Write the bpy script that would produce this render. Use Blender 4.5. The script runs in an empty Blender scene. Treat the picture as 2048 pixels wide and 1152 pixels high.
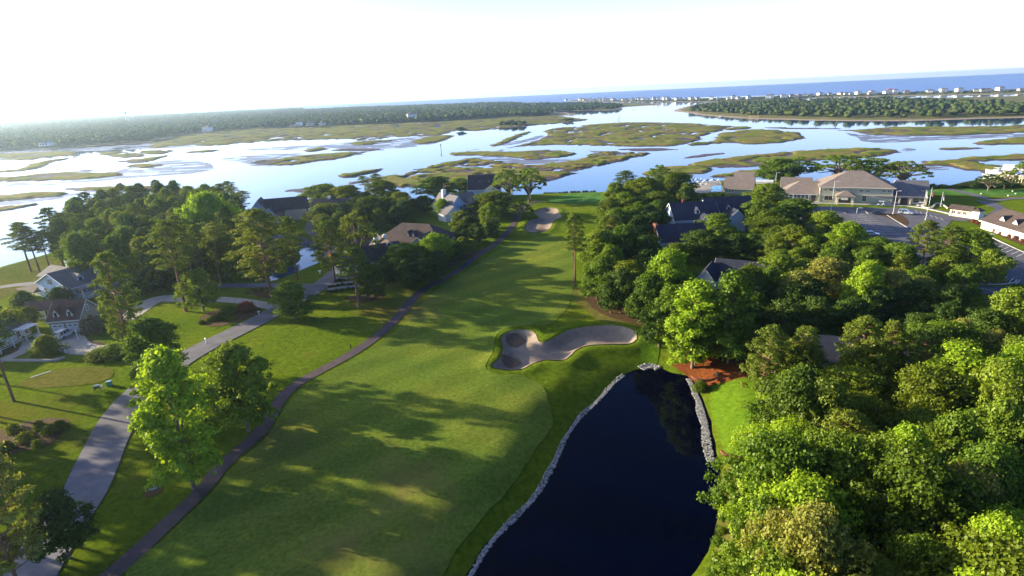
import bpy, bmesh, math, random
import numpy as np
from mathutils import Vector, Matrix
from mathutils.geometry import delaunay_2d_cdt
random.seed(7); RNG = np.random.default_rng(7)
SC = bpy.context.scene; COL = SC.collection
R = math.radians
# ---------------------------------------------------------------- camera, sky, sun, exposure
FPX, CAMH, ROLL = 1138.0, 50.0, R(2.6)
PITCH = math.atan((576 - 186.5) / FPX)
cam = bpy.data.cameras.new('camera'); cam.sensor_width = 36; cam.lens = FPX / 2048 * 36
cam.clip_start = 0.5; cam.clip_end = 60000
co = bpy.data.objects.new('camera', cam); COL.objects.link(co); SC.camera = co
_c, _s, _cp, _sp = math.cos(ROLL), math.sin(ROLL), math.cos(PITCH), math.sin(PITCH)
_r0, _u0, _f0 = Vector((1, 0, 0)), Vector((0, _sp, _cp)), Vector((0, _cp, -_sp))
_rt, _up = _r0 * _c - _u0 * _s, _r0 * _s + _u0 * _c
co.matrix_world = Matrix(((_rt.x, _up.x, -_f0.x, 0), (_rt.y, _up.y, -_f0.y, 0), (_rt.z, _up.z, -_f0.z, CAMH), (0, 0, 0, 1)))
SUN_EL, SUN_AZ = R(13.5), R(160)          # azimuth from +x, counter-clockwise
sund = Vector((math.cos(SUN_AZ) * math.cos(SUN_EL), math.sin(SUN_AZ) * math.cos(SUN_EL), math.sin(SUN_EL)))
W = bpy.data.worlds.new('World'); SC.world = W; W.use_nodes = True
wn = W.node_tree; bg = wn.nodes['Background']; sky = wn.nodes.new('ShaderNodeTexSky')
sky.sky_type = 'NISHITA'; sky.sun_disc = False; sky.sun_elevation = SUN_EL
sky.sun_rotation = R(90) - SUN_AZ
sky.air_density = 1.0; sky.dust_density = .8; sky.ozone_density = 2.0; sky.altitude = 0
tcw = wn.nodes.new('ShaderNodeTexCoord'); sxw = wn.nodes.new('ShaderNodeSeparateXYZ'); wn.links.new(tcw.outputs['Generated'], sxw.inputs[0])
rw = wn.nodes.new('ShaderNodeValToRGB'); wn.links.new(sxw.outputs['Z'], rw.inputs[0])     # bright morning haze low in the sky
rw.color_ramp.elements[0].position = 0.0; rw.color_ramp.elements[0].color = (9.6, 10, 10.6, 1)
rw.color_ramp.elements[1].position = 0.42; rw.color_ramp.elements[1].color = (0, 0, 0, 1)
e_ = rw.color_ramp.elements.new(.17); e_.color = (3.8, 6.0, 10.5, 1); e_ = rw.color_ramp.elements.new(.27); e_.color = (.25, .8, 2.6, 1)
aw = wn.nodes.new('ShaderNodeMix'); aw.data_type = 'RGBA'; aw.blend_type = 'ADD'; aw.inputs[0].default_value = 1
tw = wn.nodes.new('ShaderNodeMix'); tw.data_type = 'RGBA'; tw.blend_type = 'MULTIPLY'; tw.inputs[0].default_value = 1; tw.inputs[7].default_value = (.26, .56, 1.15, 1)
wn.links.new(sky.outputs[0], tw.inputs[6]); wn.links.new(tw.outputs[2], aw.inputs[6]); wn.links.new(rw.outputs[0], aw.inputs[7])
dw = wn.nodes.new('ShaderNodeVectorMath'); dw.operation = 'DOT_PRODUCT'; wn.links.new(tcw.outputs['Generated'], dw.inputs[0]); dw.inputs[1].default_value = sund
mw = wn.nodes.new('ShaderNodeMath'); mw.operation = 'MAXIMUM'; mw.inputs[1].default_value = 0; wn.links.new(dw.outputs['Value'], mw.inputs[0])
pw_ = wn.nodes.new('ShaderNodeMath'); pw_.operation = 'POWER'; pw_.inputs[1].default_value = 5; wn.links.new(mw.outputs[0], pw_.inputs[0])     # glow round the low sun
gw = wn.nodes.new('ShaderNodeMix'); gw.data_type = 'RGBA'; gw.blend_type = 'ADD'; gw.inputs[7].default_value = (19, 19, 18.5, 1)
wn.links.new(pw_.outputs[0], gw.inputs[0]); wn.links.new(aw.outputs[2], gw.inputs[6])
wn.links.new(gw.outputs[2], bg.inputs[0]); bg.inputs[1].default_value = 0.05
sl = bpy.data.lights.new('sun', 'SUN'); sl.energy = 5.0; sl.angle = R(0.5); sl.color = (1.0, 0.85, 0.55)
so = bpy.data.objects.new('sun', sl); COL.objects.link(so); so.rotation_euler = sund.to_track_quat('Z', 'Y').to_euler()
so.location = (-200, 80, 120)
SC.view_settings.view_transform = 'Standard'; SC.view_settings.look = 'None'
SC.view_settings.exposure = 1.6; SC.view_settings.gamma = 1
SC.cycles.max_bounces = 6; SC.cycles.diffuse_bounces = 2; SC.cycles.transmission_bounces = 3
SC.cycles.transparent_max_bounces = 4; SC.cycles.volume_bounces = 0; SC.cycles.glossy_bounces = 3

# ---------------------------------------------------------------- helpers
def at(px, py, z=0.0):
    u = (px - 1024) / FPX; v = (576 - py) / FPX
    U = u * _c + v * _s; V = -u * _s + v * _c
    d = (U, _cp + V * _sp, -_sp + V * _cp); t = (z - CAMH) / d[2]
    return (d[0] * t, d[1] * t)
def depth(x, y, z): return y * _cp - (z - CAMH) * _sp
def proj(x, y, z):
    f = depth(x, y, z); U = x / f; V = (y * _sp + (z - CAMH) * _cp) / f
    return 1024 + (U * _c - V * _s) * FPX, 576 - (U * _s + V * _c) * FPX
def P(pts, z=0.0): return np.array([at(a, b, z) for a, b in pts])
def smooth(pts, step, closed=True, wob=0.0, seed=1):
    p = np.asarray(pts, float); n = len(p); out = []
    rg = range(n) if closed else range(n - 1)
    for i in rg:
        if closed: a, b, c, d = p[i - 1], p[i], p[(i + 1) % n], p[(i + 2) % n]
        else: a, b, c, d = p[max(i - 1, 0)], p[i], p[i + 1], p[min(i + 2, n - 1)]
        k = max(1, int(np.hypot(*(c - b)) / step))
        for j in range(k):
            t = j / k
            out.append(0.5 * ((2 * b) + (-a + c) * t + (2 * a - 5 * b + 4 * c - d) * t * t + (-a + 3 * b - 3 * c + d) * t ** 3))
    if not closed: out.append(p[-1])
    out = np.array(out)
    if wob:
        out[:, 0] += wob * (fbm(out[:, 0] / (wob * 6), out[:, 1] / (wob * 6), 3, seed) - .5) * 2
        out[:, 1] += wob * (fbm(out[:, 0] / (wob * 6), out[:, 1] / (wob * 6), 3, seed + 9) - .5) * 2
    return out
def _h(i, j, s):
    n = (i * 374761393 + j * 668265263 + s * 1442695041) & 0xffffffff
    n = ((n ^ (n >> 13)) * 1274126177) & 0xffffffff
    return ((n ^ (n >> 16)) & 0xffff) / 65535.0
def vnoise(x, y, s=0):
    x = np.asarray(x, float); y = np.asarray(y, float)
    i = np.floor(x).astype(np.int64); j = np.floor(y).astype(np.int64); fx = x - i; fy = y - j
    fx = fx * fx * (3 - 2 * fx); fy = fy * fy * (3 - 2 * fy)
    return (_h(i, j, s) * (1 - fx) + _h(i + 1, j, s) * fx) * (1 - fy) + (_h(i, j + 1, s) * (1 - fx) + _h(i + 1, j + 1, s) * fx) * fy
def fbm(x, y, o=4, s=0):
    r = 0; a = .5; t = 0
    for k in range(o):
        r = r + a * vnoise(x * 2 ** k, y * 2 ** k, s + k * 17); t += a; a *= .5
    return r / t
def sstep(a, b, x):
    t = np.clip((x - a) / (b - a), 0, 1); return t * t * (3 - 2 * t)
def sdist(poly, x, y):
    """signed distance, positive inside"""
    p = np.asarray(poly); sh = np.shape(x); x = np.ravel(x).astype(float); y = np.ravel(y).astype(float)
    best = np.full(x.shape, 1e18); ins = np.zeros(x.shape, bool)
    for i in range(len(p)):
        a = p[i - 1]; b = p[i]; ab = b - a; l = ab @ ab + 1e-12
        t = np.clip(((x - a[0]) * ab[0] + (y - a[1]) * ab[1]) / l, 0, 1)
        best = np.minimum(best, (x - a[0] - t * ab[0]) ** 2 + (y - a[1] - t * ab[1]) ** 2)
        cr = (a[1] > y) != (b[1] > y)
        if abs(ab[1]) > 1e-12: ins ^= cr & (x < (b[0] - a[0]) * (y - a[1]) / (b[1] - a[1]) + a[0])
    d = np.sqrt(best); return np.where(ins, d, -d).reshape(sh)
def sdline(pts, x, y):
    p = np.asarray(pts); best = np.full(np.shape(x), 1e18)
    for i in range(len(p) - 1):
        a = p[i]; b = p[i + 1]; ab = b - a; l = ab @ ab + 1e-12
        t = np.clip(((x - a[0]) * ab[0] + (y - a[1]) * ab[1]) / l, 0, 1)
        best = np.minimum(best, (x - a[0] - t * ab[0]) ** 2 + (y - a[1] - t * ab[1]) ** 2)
    return np.sqrt(best)

def link(o, parent=None):
    COL.objects.link(o)
    if parent is not None: o.parent = parent
    return o
def tag(o, label=None, cat=None, group=None, kind=None):
    if label: o['label'] = label
    if cat: o['category'] = cat
    if group: o['group'] = group
    if kind: o['kind'] = kind
    return o
def thing(name, label, cat, loc=(0, 0, 0), rz=0.0, group=None):
    o = bpy.data.objects.new(name, None); o.empty_display_size = .5; link(o)
    o.location = loc; o.rotation_euler = (0, 0, rz); return tag(o, label, cat, group)
def npmesh(name, V, F, mat=None, smooth_=False):
    """V (n,3) array, F (m,k) int array"""
    me = bpy.data.meshes.new(name); V = np.asarray(V, np.float32); F = np.asarray(F, np.int32)
    n, k = F.shape
    me.vertices.add(len(V)); me.vertices.foreach_set('co', V.ravel())
    me.loops.add(n * k); me.loops.foreach_set('vertex_index', F.ravel())
    me.polygons.add(n); me.polygons.foreach_set('loop_start', np.arange(0, n * k, k, dtype=np.int32))
    me.update(calc_edges=True); me.validate()
    if smooth_: me.polygons.foreach_set('use_smooth', np.ones(len(me.polygons), bool))
    if mat: me.materials.append(mat)
    return me
def mobj(name, me, parent=None): return link(bpy.data.objects.new(name, me), parent)
def copy_tree(o, parent=None):
    c = o.copy(); COL.objects.link(c)
    if parent is not None: c.parent = parent
    for ch in list(o.children): copy_tree(ch, c)
    return c

class MB:
    def __init__(s): s.v = []; s.f = []
    def add(s, vs, fs):
        b = len(s.v); s.v += [tuple(v) for v in vs]; s.f += [tuple(b + i for i in f) for f in fs]; return s
    def box(s, x0, x1, y0, y1, z0, z1):
        return s.add([(x0, y0, z0), (x1, y0, z0), (x1, y1, z0), (x0, y1, z0), (x0, y0, z1), (x1, y0, z1), (x1, y1, z1), (x0, y1, z1)],
                     [(0, 3, 2, 1), (4, 5, 6, 7), (0, 1, 5, 4), (1, 2, 6, 5), (2, 3, 7, 6), (3, 0, 4, 7)])
    def slab(s, q, t):
        """quad/tri q (top points) thickened downwards by t"""
        n = len(q); low = [(a, b, c - t) for a, b, c in q]
        return s.add(list(q) + low, [tuple(range(n)), tuple(range(2 * n - 1, n - 1, -1))] + [(i, n + i, n + (i + 1) % n, (i + 1) % n) for i in range(n)])
    def prism(s, prof, a0, a1, axis='x'):
        """profile points (u,z) extruded; axis x: u is y; axis y: u is x"""
        n = len(prof); mk = (lambda u, z, a: (a, u, z)) if axis == 'x' else (lambda u, z, a: (u, a, z))
        vs = [mk(u, z, a0) for u, z in prof] + [mk(u, z, a1) for u, z in prof]
        return s.add(vs, [tuple(range(n)), tuple(range(2 * n - 1, n - 1, -1))] + [(i, n + i, n + (i + 1) % n, (i + 1) % n) for i in range(n)])
    def tube(s, pts, rad, k=7):
        pts = [Vector(p) for p in pts]; b = len(s.v); m = len(pts)
        for i, p in enumerate(pts):
            d = (pts[min(i + 1, m - 1)] - pts[max(i - 1, 0)]).normalized()
            a = d.cross(Vector((0, 1, 0.3))).normalized(); c = d.cross(a); r = rad[i] if hasattr(rad, '__len__') else rad
            for j in range(k):
                q = p + (a * math.cos(2 * math.pi * j / k) + c * math.sin(2 * math.pi * j / k)) * r; s.v.append(tuple(q))
        for i in range(m - 1):
            for j in range(k): s.f.append((b + i * k + j, b + i * k + (j + 1) % k, b + (i + 1) * k + (j + 1) % k, b + (i + 1) * k + j))
        s.f.append(tuple(b + j for j in range(k))); s.f.append(tuple(b + (m - 1) * k + j for j in range(k))); return s
    def gable_wall(s, x0, x1, y0, y1, z0, ze, zr, axis='x'):
        if axis == 'x': return s.prism([(y0, z0), (y1, z0), (y1, ze), ((y0 + y1) / 2, zr), (y0, ze)], x0, x1, 'x')
        return s.prism([(x0, z0), (x1, z0), (x1, ze), ((x0 + x1) / 2, zr), (x0, ze)], y0, y1, 'y')
    def gable_roof(s, x0, x1, y0, y1, ze, zr, axis='x', oh=.5, t=.22, up=.12):
        """sits above gable_wall of the same numbers"""
        if axis == 'x':
            m = (y0 + y1) / 2; sl = (zr - ze) / (m - y0); a, b = x0 - oh, x1 + oh; e = ze - oh * sl + up; zr += up
            s.prism([(y0 - oh, e), (m, zr), (m, zr + t), (y0 - oh, e + t)], a, b, 'x'); s.prism([(m, zr), (y1 + oh, e), (y1 + oh, e + t), (m, zr + t)], a, b, 'x')
        else:
            m = (x0 + x1) / 2; sl = (zr - ze) / (m - x0); a, b = y0 - oh, y1 + oh; e = ze - oh * sl + up; zr += up
            s.prism([(x0 - oh, e), (m, zr), (m, zr + t), (x0 - oh, e + t)], a, b, 'y'); s.prism([(m, zr), (x1 + oh, e), (x1 + oh, e + t), (m, zr + t)], a, b, 'y')
        return s
    def hip_roof(s, x0, x1, y0, y1, ze, zr, oh=.6, axis='x', t=.2, inset=None):
        x0 -= oh; x1 += oh; y0 -= oh; y1 += oh
        if axis == 'x':
            i = inset or (y1 - y0) / 2; a = (x0 + i, (y0 + y1) / 2, zr); b = (x1 - i, (y0 + y1) / 2, zr)
            A, B, Cc, D = (x0, y0, ze), (x1, y0, ze), (x1, y1, ze), (x0, y1, ze)
            fs = [(A, B, b, a), (B, Cc, b), (Cc, D, a, b), (D, A, a)]
        else:
            i = inset or (x1 - x0) / 2; a = ((x0 + x1) / 2, y0 + i, zr); b = ((x0 + x1) / 2, y1 - i, zr)
            A, B, Cc, D = (x0, y0, ze), (x1, y0, ze), (x1, y1, ze), (x0, y1, ze)
            fs = [(A, B, a), (B, Cc, b, a), (Cc, D, b), (D, A, a, b)]
        vs = [A, B, Cc, D, a, b, (x0, y0, ze - t), (x1, y0, ze - t), (x1, y1, ze - t), (x0, y1, ze - t)]
        idx = {p: k for k, p in enumerate(vs[:6])}
        F = [tuple(idx[p] for p in f) for f in fs] + [(0, 6, 7, 1), (1, 7, 8, 2), (2, 8, 9, 3), (3, 9, 6, 0), (9, 8, 7, 6)]
        return s.add(vs, F)
    def cyl(s, x, y, z0, z1, r, k=12, r2=None):
        return s.tube([(x, y, z0), (x, y, z1)], [r, r if r2 is None else r2], k)
    def wheel(s, x, y, z, r, w, k=14):
        b = len(s.v)
        for sgn in (-1, 1):
            for j in range(k): s.v.append((x + r * math.cos(2 * math.pi * j / k), y + sgn * w / 2, z + r * math.sin(2 * math.pi * j / k)))
        s.f.append(tuple(b + j for j in range(k))); s.f.append(tuple(b + k + j for j in range(k - 1, -1, -1)))
        for j in range(k): s.f.append((b + j, b + k + j, b + k + (j + 1) % k, b + (j + 1) % k))
        return s
    def build(s, name, mat, parent=None, sm=False, bevel=0):
        me = bpy.data.meshes.new(name); me.from_pydata(s.v, [], s.f); me.materials.append(mat)
        bm = bmesh.new(); bm.from_mesh(me); bmesh.ops.recalc_face_normals(bm, faces=bm.faces[:])
        if bevel: bmesh.ops.bevel(bm, geom=bm.edges[:], offset=bevel, segments=2, affect='EDGES')
        bm.to_mesh(me); bm.free()
        if sm:
            for p in me.polygons: p.use_smooth = True
        return mobj(name, me, parent)

# ---------------------------------------------------------------- materials
def newmat(name):
    m = bpy.data.materials.new(name); m.use_nodes = True; nt = m.node_tree
    return m, nt, nt.nodes['Principled BSDF'], nt.nodes['Material Output']
def N(nt, t, **kw):
    n = nt.nodes.new(t)
    for k, v in kw.items():
        if k in n.inputs: n.inputs[k].default_value = v
        else: setattr(n, k, v)
    return n
def rgba(c): return (c[0], c[1], c[2], 1)
def ramp(nt, src, stops):
    r = nt.nodes.new('ShaderNodeValToRGB'); e = r.color_ramp.elements
    while len(e) < len(stops): e.new(.5)
    for k, (p, c) in enumerate(stops): e[k].position = p; e[k].color = rgba(c)
    nt.links.new(src, r.inputs[0]); return r.outputs[0]
def mixc(nt, fac, a, b, mode='MIX'):
    m = nt.nodes.new('ShaderNodeMix'); m.data_type = 'RGBA'; m.blend_type = mode
    for s, v in ((m.inputs[0], fac), (m.inputs[6], a), (m.inputs[7], b)):
        if isinstance(v, (int, float)): s.default_value = v
        elif isinstance(v, tuple): s.default_value = rgba(v)
        else: nt.links.new(v, s)
    return m.outputs[2]
def noise(nt, scale, detail=4, rough=.55, stretch=None, geo=False, w=None):
    tc = nt.nodes.new('ShaderNodeNewGeometry').outputs['Position'] if geo else nt.nodes.new('ShaderNodeTexCoord').outputs['Object']
    if stretch:
        mp = N(nt, 'ShaderNodeMapping'); mp.inputs['Scale'].default_value = stretch[:3]
        if len(stretch) > 3: mp.inputs['Rotation'].default_value = (0, 0, stretch[3])
        nt.links.new(tc, mp.inputs[0]); tc = mp.outputs[0]
    n = N(nt, 'ShaderNodeTexNoise', Scale=scale, Detail=detail, Roughness=rough); nt.links.new(tc, n.inputs['Vector']); return n.outputs[0]
def bump(nt, bs, h, strength, dist):
    b = N(nt, 'ShaderNodeBump', Strength=strength, Distance=dist); nt.links.new(h, b.inputs['Height']); nt.links.new(b.outputs[0], bs.inputs['Normal'])
def simple(name, c, c2=None, sc=3, rough=.8, bmp=0, bsc=None, spec=.12, metal=0, stretch=None, bd=.05):
    m, nt, bs, _ = newmat(name); bs.inputs['Roughness'].default_value = rough; bs.inputs['Metallic'].default_value = metal
    bs.inputs['Specular IOR Level'].default_value = spec
    c2 = c2 or tuple(x * .75 for x in c); n = noise(nt, sc, 5, .6, stretch)
    nt.links.new(ramp(nt, n, [(.35, c2), (.65, c)]), bs.inputs['Base Color'])
    if bmp: bump(nt, bs, noise(nt, bsc or sc * 4, 4, .6, stretch), bmp, bd)
    return m
def grass(name, cols, fine=.5, stripes=None, bmp=.6, bd=.25):
    m, nt, bs, _ = newmat(name); bs.inputs['Roughness'].default_value = 1.0; bs.inputs['Specular IOR Level'].default_value = 0
    a = ramp(nt, noise(nt, .045, 5, .6, geo=True), [(.3, cols[0]), (.5, cols[1]), (.7, cols[2])])
    b = ramp(nt, noise(nt, fine, 5, .7, geo=True), [(.25, (.5, .52, .5)), (.75, (1.4, 1.38, 1.3))])
    c = mixc(nt, 1.0, a, b, 'MULTIPLY')
    if len(cols) > 3:
        f = ramp(nt, noise(nt, .02, 6, .65, (1, 1, 1, .7), geo=True), [(.56, (0, 0, 0)), (.68, (1, 1, 1))]); c = mixc(nt, f, c, cols[3])
    if stripes:
        w = N(nt, 'ShaderNodeTexWave', Scale=stripes[0], Distortion=1.5); w.inputs['Detail'].default_value = 1
        mp = N(nt, 'ShaderNodeMapping'); mp.inputs['Rotation'].default_value = (0, 0, stripes[1])
        nt.links.new(nt.nodes.new('ShaderNodeNewGeometry').outputs['Position'], mp.inputs[0]); nt.links.new(mp.outputs[0], w.inputs['Vector'])
        c = mixc(nt, 1.0, c, ramp(nt, w.outputs[0], [(.3, (.9, .92, .9)), (.7, (1.08, 1.08, 1.04))]), 'MULTIPLY')
    nt.links.new(c, bs.inputs['Base Color'])
    bump(nt, bs, noise(nt, fine * 1.4, 7, .8, geo=True), bmp, bd); return m
def leaf(name, c, c2, trans=.3, var=.25):
    m, nt, bs, out = newmat(name); nt.nodes.remove(bs)
    oi = nt.nodes.new('ShaderNodeObjectInfo'); ge = nt.nodes.new('ShaderNodeNewGeometry')
    base = mixc(nt, ge.outputs['Random Per Island'], c, c2)
    v = N(nt, 'ShaderNodeMapRange'); v.inputs['To Min'].default_value = 1 - var; v.inputs['To Max'].default_value = 1 + var
    nt.links.new(oi.outputs['Random'], v.inputs[0]); cc = nt.nodes.new('ShaderNodeCombineXYZ')
    mm = N(nt, 'ShaderNodeMath', operation='POWER'); nt.links.new(v.outputs[0], mm.inputs[0]); mm.inputs[1].default_value = 1.6
    nt.links.new(mm.outputs[0], cc.inputs[0]); nt.links.new(v.outputs[0], cc.inputs[1]); nt.links.new(v.outputs[0], cc.inputs[2])
    col = mixc(nt, 1.0, base, cc.outputs[0], 'MULTIPLY')
    d = N(nt, 'ShaderNodeBsdfDiffuse'); t = N(nt, 'ShaderNodeBsdfTranslucent'); g = N(nt, 'ShaderNodeBsdfGlossy', Roughness=.45)
    tcol = mixc(nt, 1.0, col, (1.5, 1.45, .7), 'MULTIPLY')
    nt.links.new(col, d.inputs[0]); nt.links.new(tcol, t.inputs[0]); g.inputs[0].default_value = (1, 1, 1, 1)
    m1 = N(nt, 'ShaderNodeMixShader', Fac=trans); nt.links.new(d.outputs[0], m1.inputs[1]); nt.links.new(t.outputs[0], m1.inputs[2])
    m2 = N(nt, 'ShaderNodeMixShader', Fac=.008); nt.links.new(m1.outputs[0], m2.inputs[1]); nt.links.new(g.outputs[0], m2.inputs[2])
    nt.links.new(m2.outputs[0], out.inputs[0]); return m
def water(name, col, rough, bs_, bd, st, stretch=None):
    m, nt, bs, _ = newmat(name); bs.inputs['Base Color'].default_value = rgba(col); bs.inputs['Roughness'].default_value = rough
    bs.inputs['IOR'].default_value = 1.33; bump(nt, bs, noise(nt, bs_, 4, .6, stretch, geo=True), st, bd); return m
def roofm(name, c, c2, rows=3.0):
    m, nt, bs, _ = newmat(name); bs.inputs['Roughness'].default_value = .85; bs.inputs['Specular IOR Level'].default_value = .2
    a = ramp(nt, noise(nt, .5, 5, .65), [(.3, c2), (.7, c)])
    br = N(nt, 'ShaderNodeTexBrick', Scale=rows); br.inputs['Color1'].default_value = (1, 1, 1, 1); br.inputs['Color2'].default_value = (.8, .8, .8, 1)
    br.inputs['Mortar'].default_value = (.6, .6, .6, 1); br.inputs['Mortar Size'].default_value = .02
    mp = N(nt, 'ShaderNodeMapping'); nt.links.new(nt.nodes.new('ShaderNodeTexCoord').outputs['Object'], mp.inputs[0]); nt.links.new(mp.outputs[0], br.inputs[0])
    nt.links.new(mixc(nt, 1.0, a, br.outputs[0], 'MULTIPLY'), bs.inputs['Base Color']); bump(nt, bs, br.outputs[0], .4, .03); return m
def siding(name, c, rough=.6):
    m, nt, bs, _ = newmat(name); bs.inputs['Roughness'].default_value = rough; bs.inputs['Specular IOR Level'].default_value = .3
    a = ramp(nt, noise(nt, .8, 4, .6), [(.3, tuple(x * .88 for x in c)), (.7, c)])
    w = N(nt, 'ShaderNodeTexWave', Scale=1.2, wave_type='BANDS', bands_direction='Z', wave_profile='SAW')
    nt.links.new(nt.nodes.new('ShaderNodeTexCoord').outputs['Object'], w.inputs['Vector'])
    nt.links.new(mixc(nt, 1.0, a, ramp(nt, w.outputs[0], [(.05, (.8, .8, .8)), (.2, (1, 1, 1))]), 'MULTIPLY'), bs.inputs['Base Color'])
    bump(nt, bs, w.outputs[0], .5, .03); return m
HAZE_D = 0.00011
M = {}
M['rough'] = grass('rough_grass', [(.085, .145, .010), (.125, .185, .013), (.17, .205, .017), (.18, .155, .03)], .9, bmp=1.0, bd=.6)
M['fairway'] = grass('fairway_grass', [(.09, .15, .024), (.135, .185, .028), (.185, .205, .034), (.20, .16, .05)], 1.6, (.035, .9), .35, .1)
M['green'] = grass('green_grass', [(.07, .18, .04), (.09, .21, .045), (.11, .22, .05)], 2, (.05, .4), .2, .05)
M['lawn'] = grass('lawn_grass', [(.07, .15, .01), (.10, .185, .012), (.13, .20, .015)], 1.2, bmp=.6, bd=.2)
M['tawny'] = grass('tawny_grass', [(.08, .12, .02), (.13, .14, .03), (.17, .145, .045)], 1.0)
M['worn'] = grass('worn_grass', [(.10, .12, .018), (.14, .14, .03), (.17, .15, .045)], 1.0)
M['straw'] = simple('pine_straw', (.27, .08, .02), (.10, .03, .012), 2.2, .95, .8, 9, .1, bd=.15)
M['mulch'] = simple('bark_mulch', (.13, .07, .035), (.06, .045, .02), 2.5, .95, .8, 9, .1, bd=.1)
M['sand'] = simple('bunker_sand', (.31, .245, .19), (.22, .175, .14), .5, .95, .5, 3, .1, bd=.12)
M['dirt'] = simple('bunker_soil', (.20, .13, .09), (.13, .085, .06), 1.2, .95, .8, 5, .1, bd=.15)
M['asphalt'] = simple('road_asphalt', (.15, .145, .17), (.105, .10, .122), .35, .85, .3, 20, .3, bd=.02)
M['asphalt_new'] = simple('lot_asphalt', (.125, .125, .15), (.09, .09, .11), .3, .85, .3, 20, .3, bd=.02)
M['asphalt_pale'] = simple('pale_asphalt', (.21, .205, .24), (.16, .155, .185), .5, .9, .4, 20, .1, bd=.02)
M['path'] = simple('path_asphalt', (.105, .075, .08), (.07, .052, .058), .5, .9, .4, 14, .2, bd=.03)
M['concrete'] = simple('concrete', (.42, .38, .34), (.33, .3, .27), .6, .85, .2, 8, .3, bd=.02)
M['bed_line'] = simple('kerb_concrete', (.55, .52, .48), (.45, .42, .4), .8, .8)
M['mark'] = simple('white_marking', (.7, .7, .68), (.5, .5, .5), 4, .7)
M['stone'] = simple('limestone', (.40, .40, .40), (.12, .12, .12), 2.4, .9, .5, 6, .3)
M['mud'] = None
M['sea'] = water('sea_water', (.085, .165, .43), .3, .12, 1.2, .7, (1, 3, 1)); M['sea'].node_tree.nodes['Principled BSDF'].inputs['Specular IOR Level'].default_value = .25
M['lagoon'] = water('lagoon_water', (.03, .07, .13), .05, .3, .015, .12, (1, 2.5, 1))
M['pond'] = water('pond_water', (.0001, .0003, .006), .03, 1.2, .01, .2); M['pond'].node_tree.nodes['Principled BSDF'].inputs['Specular IOR Level'].default_value = .22
def groundz(name, stops, z0, z1, nsc=.05, flat=False):
    """marsh: colour by height of the ground (mud below, cordgrass above) and patches"""
    m, nt, bs, _ = newmat(name); ge = nt.nodes.new('ShaderNodeNewGeometry'); sx = nt.nodes.new('ShaderNodeSeparateXYZ')
    nt.links.new(ge.outputs['Position'], sx.inputs[0]); mr = N(nt, 'ShaderNodeMapRange'); mr.inputs['From Min'].default_value = z0; mr.inputs['From Max'].default_value = z1
    nt.links.new(sx.outputs['Z'], mr.inputs[0])
    g = ramp(nt, noise(nt, nsc, 6, .62, (1, 2.6, 1, -.15), geo=True), stops[1])
    fine = ramp(nt, noise(nt, .5, 5, .7, geo=True), [(.3, (.6, .6, .6)), (.7, (1.3, 1.3, 1.25))])
    g = mixc(nt, 1.0, g, fine, 'MULTIPLY')
    mu = ramp(nt, noise(nt, .12, 5, .6, geo=True), stops[0])
    f = ramp(nt, mr.outputs[0], [(.35, (0, 0, 0)), (.5, (1, 1, 1))])
    nt.links.new(mixc(nt, f, mu, g), bs.inputs['Base Color']); bs.inputs['Specular IOR Level'].default_value = .45 if flat else .08
    rr = N(nt, 'ShaderNodeMapRange'); rr.inputs['To Min'].default_value = .35 if flat else .5; rr.inputs['To Max'].default_value = .95; nt.links.new(f, rr.inputs[0]); nt.links.new(rr.outputs[0], bs.inputs['Roughness'])
    bump(nt, bs, noise(nt, .5, 6, .75, geo=True), .8, .5); return m
WL = -1.2
MUD = [(.3, (.07, .045, .042)), (.7, (.13, .09, .08))]
M['marsh'] = groundz('marsh_cover', (MUD, [(.36, (.08, .13, .008)), (.46, (.15, .19, .018)), (.54, (.21, .19, .04)), (.61, (.25, .165, .065)), (.68, (.12, .085, .035))]), WL, WL + 1.1)
M['flat'] = groundz('mudflat_cover', ([(.3, (.12, .10, .11)), (.7, (.19, .16, .16))], [(.4, (.10, .12, .04)), (.7, (.17, .15, .07))]), WL, WL + 1.6, flat=True)
M['far'] = groundz('shore_cover', ([(.3, (.30, .22, .15)), (.7, (.42, .32, .23))], [(.3, (.10, .13, .03)), (.5, (.16, .16, .05)), (.7, (.24, .18, .09))]), WL, WL + 1.6, .02)
M['beach'] = simple('beach_sand', (.5, .4, .3), (.4, .3, .22), .02, .95)
M['bark'] = simple('bark', (.24, .18, .14), (.11, .08, .06), 1.5, .95, .8, 5, .1, stretch=(1, 1, .25))
M['bark_pine'] = simple('pine_bark', (.30, .17, .11), (.13, .075, .055), 1.5, .95, .8, 5, .1, stretch=(1, 1, .25))
M['oak'] = leaf('oak_leaves', (.075, .115, .010), (.165, .21, .014), .32)
M['green_leaf'] = leaf('green_leaves', (.08, .14, .012), (.175, .25, .02), .32)
M['lime'] = leaf('lime_leaves', (.17, .28, .012), (.31, .42, .03), .38, .12)
M['pine'] = leaf('pine_needles', (.08, .125, .013), (.17, .21, .024), .28)
M['tan'] = leaf('flowering_leaves', (.16, .18, .03), (.27, .27, .055), .3, .12)
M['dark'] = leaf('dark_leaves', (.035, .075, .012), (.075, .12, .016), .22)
M['red'] = leaf('red_leaves', (.16, .05, .03), (.25, .09, .05), .25)
M['magnolia'] = leaf('magnolia_leaves', (.025, .05, .012), (.30, .22, .16), .2)
M['blossom'] = leaf('blossom', (.7, .68, .6), (.6, .55, .5), .2, .05)
M['canopy'] = leaf('woodland_canopy', (.04, .07, .016), (.068, .095, .022), .15)
M['canopy_dark'] = leaf('island_canopy', (.022, .048, .014), (.06, .085, .022), .12)
M['vine'] = leaf('vine_leaves', (.12, .25, .02), (.2, .33, .03), .3)
M['white'] = simple('white_paint', (.78, .78, .77), (.70, .70, .69), 1.2, .5)
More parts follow.
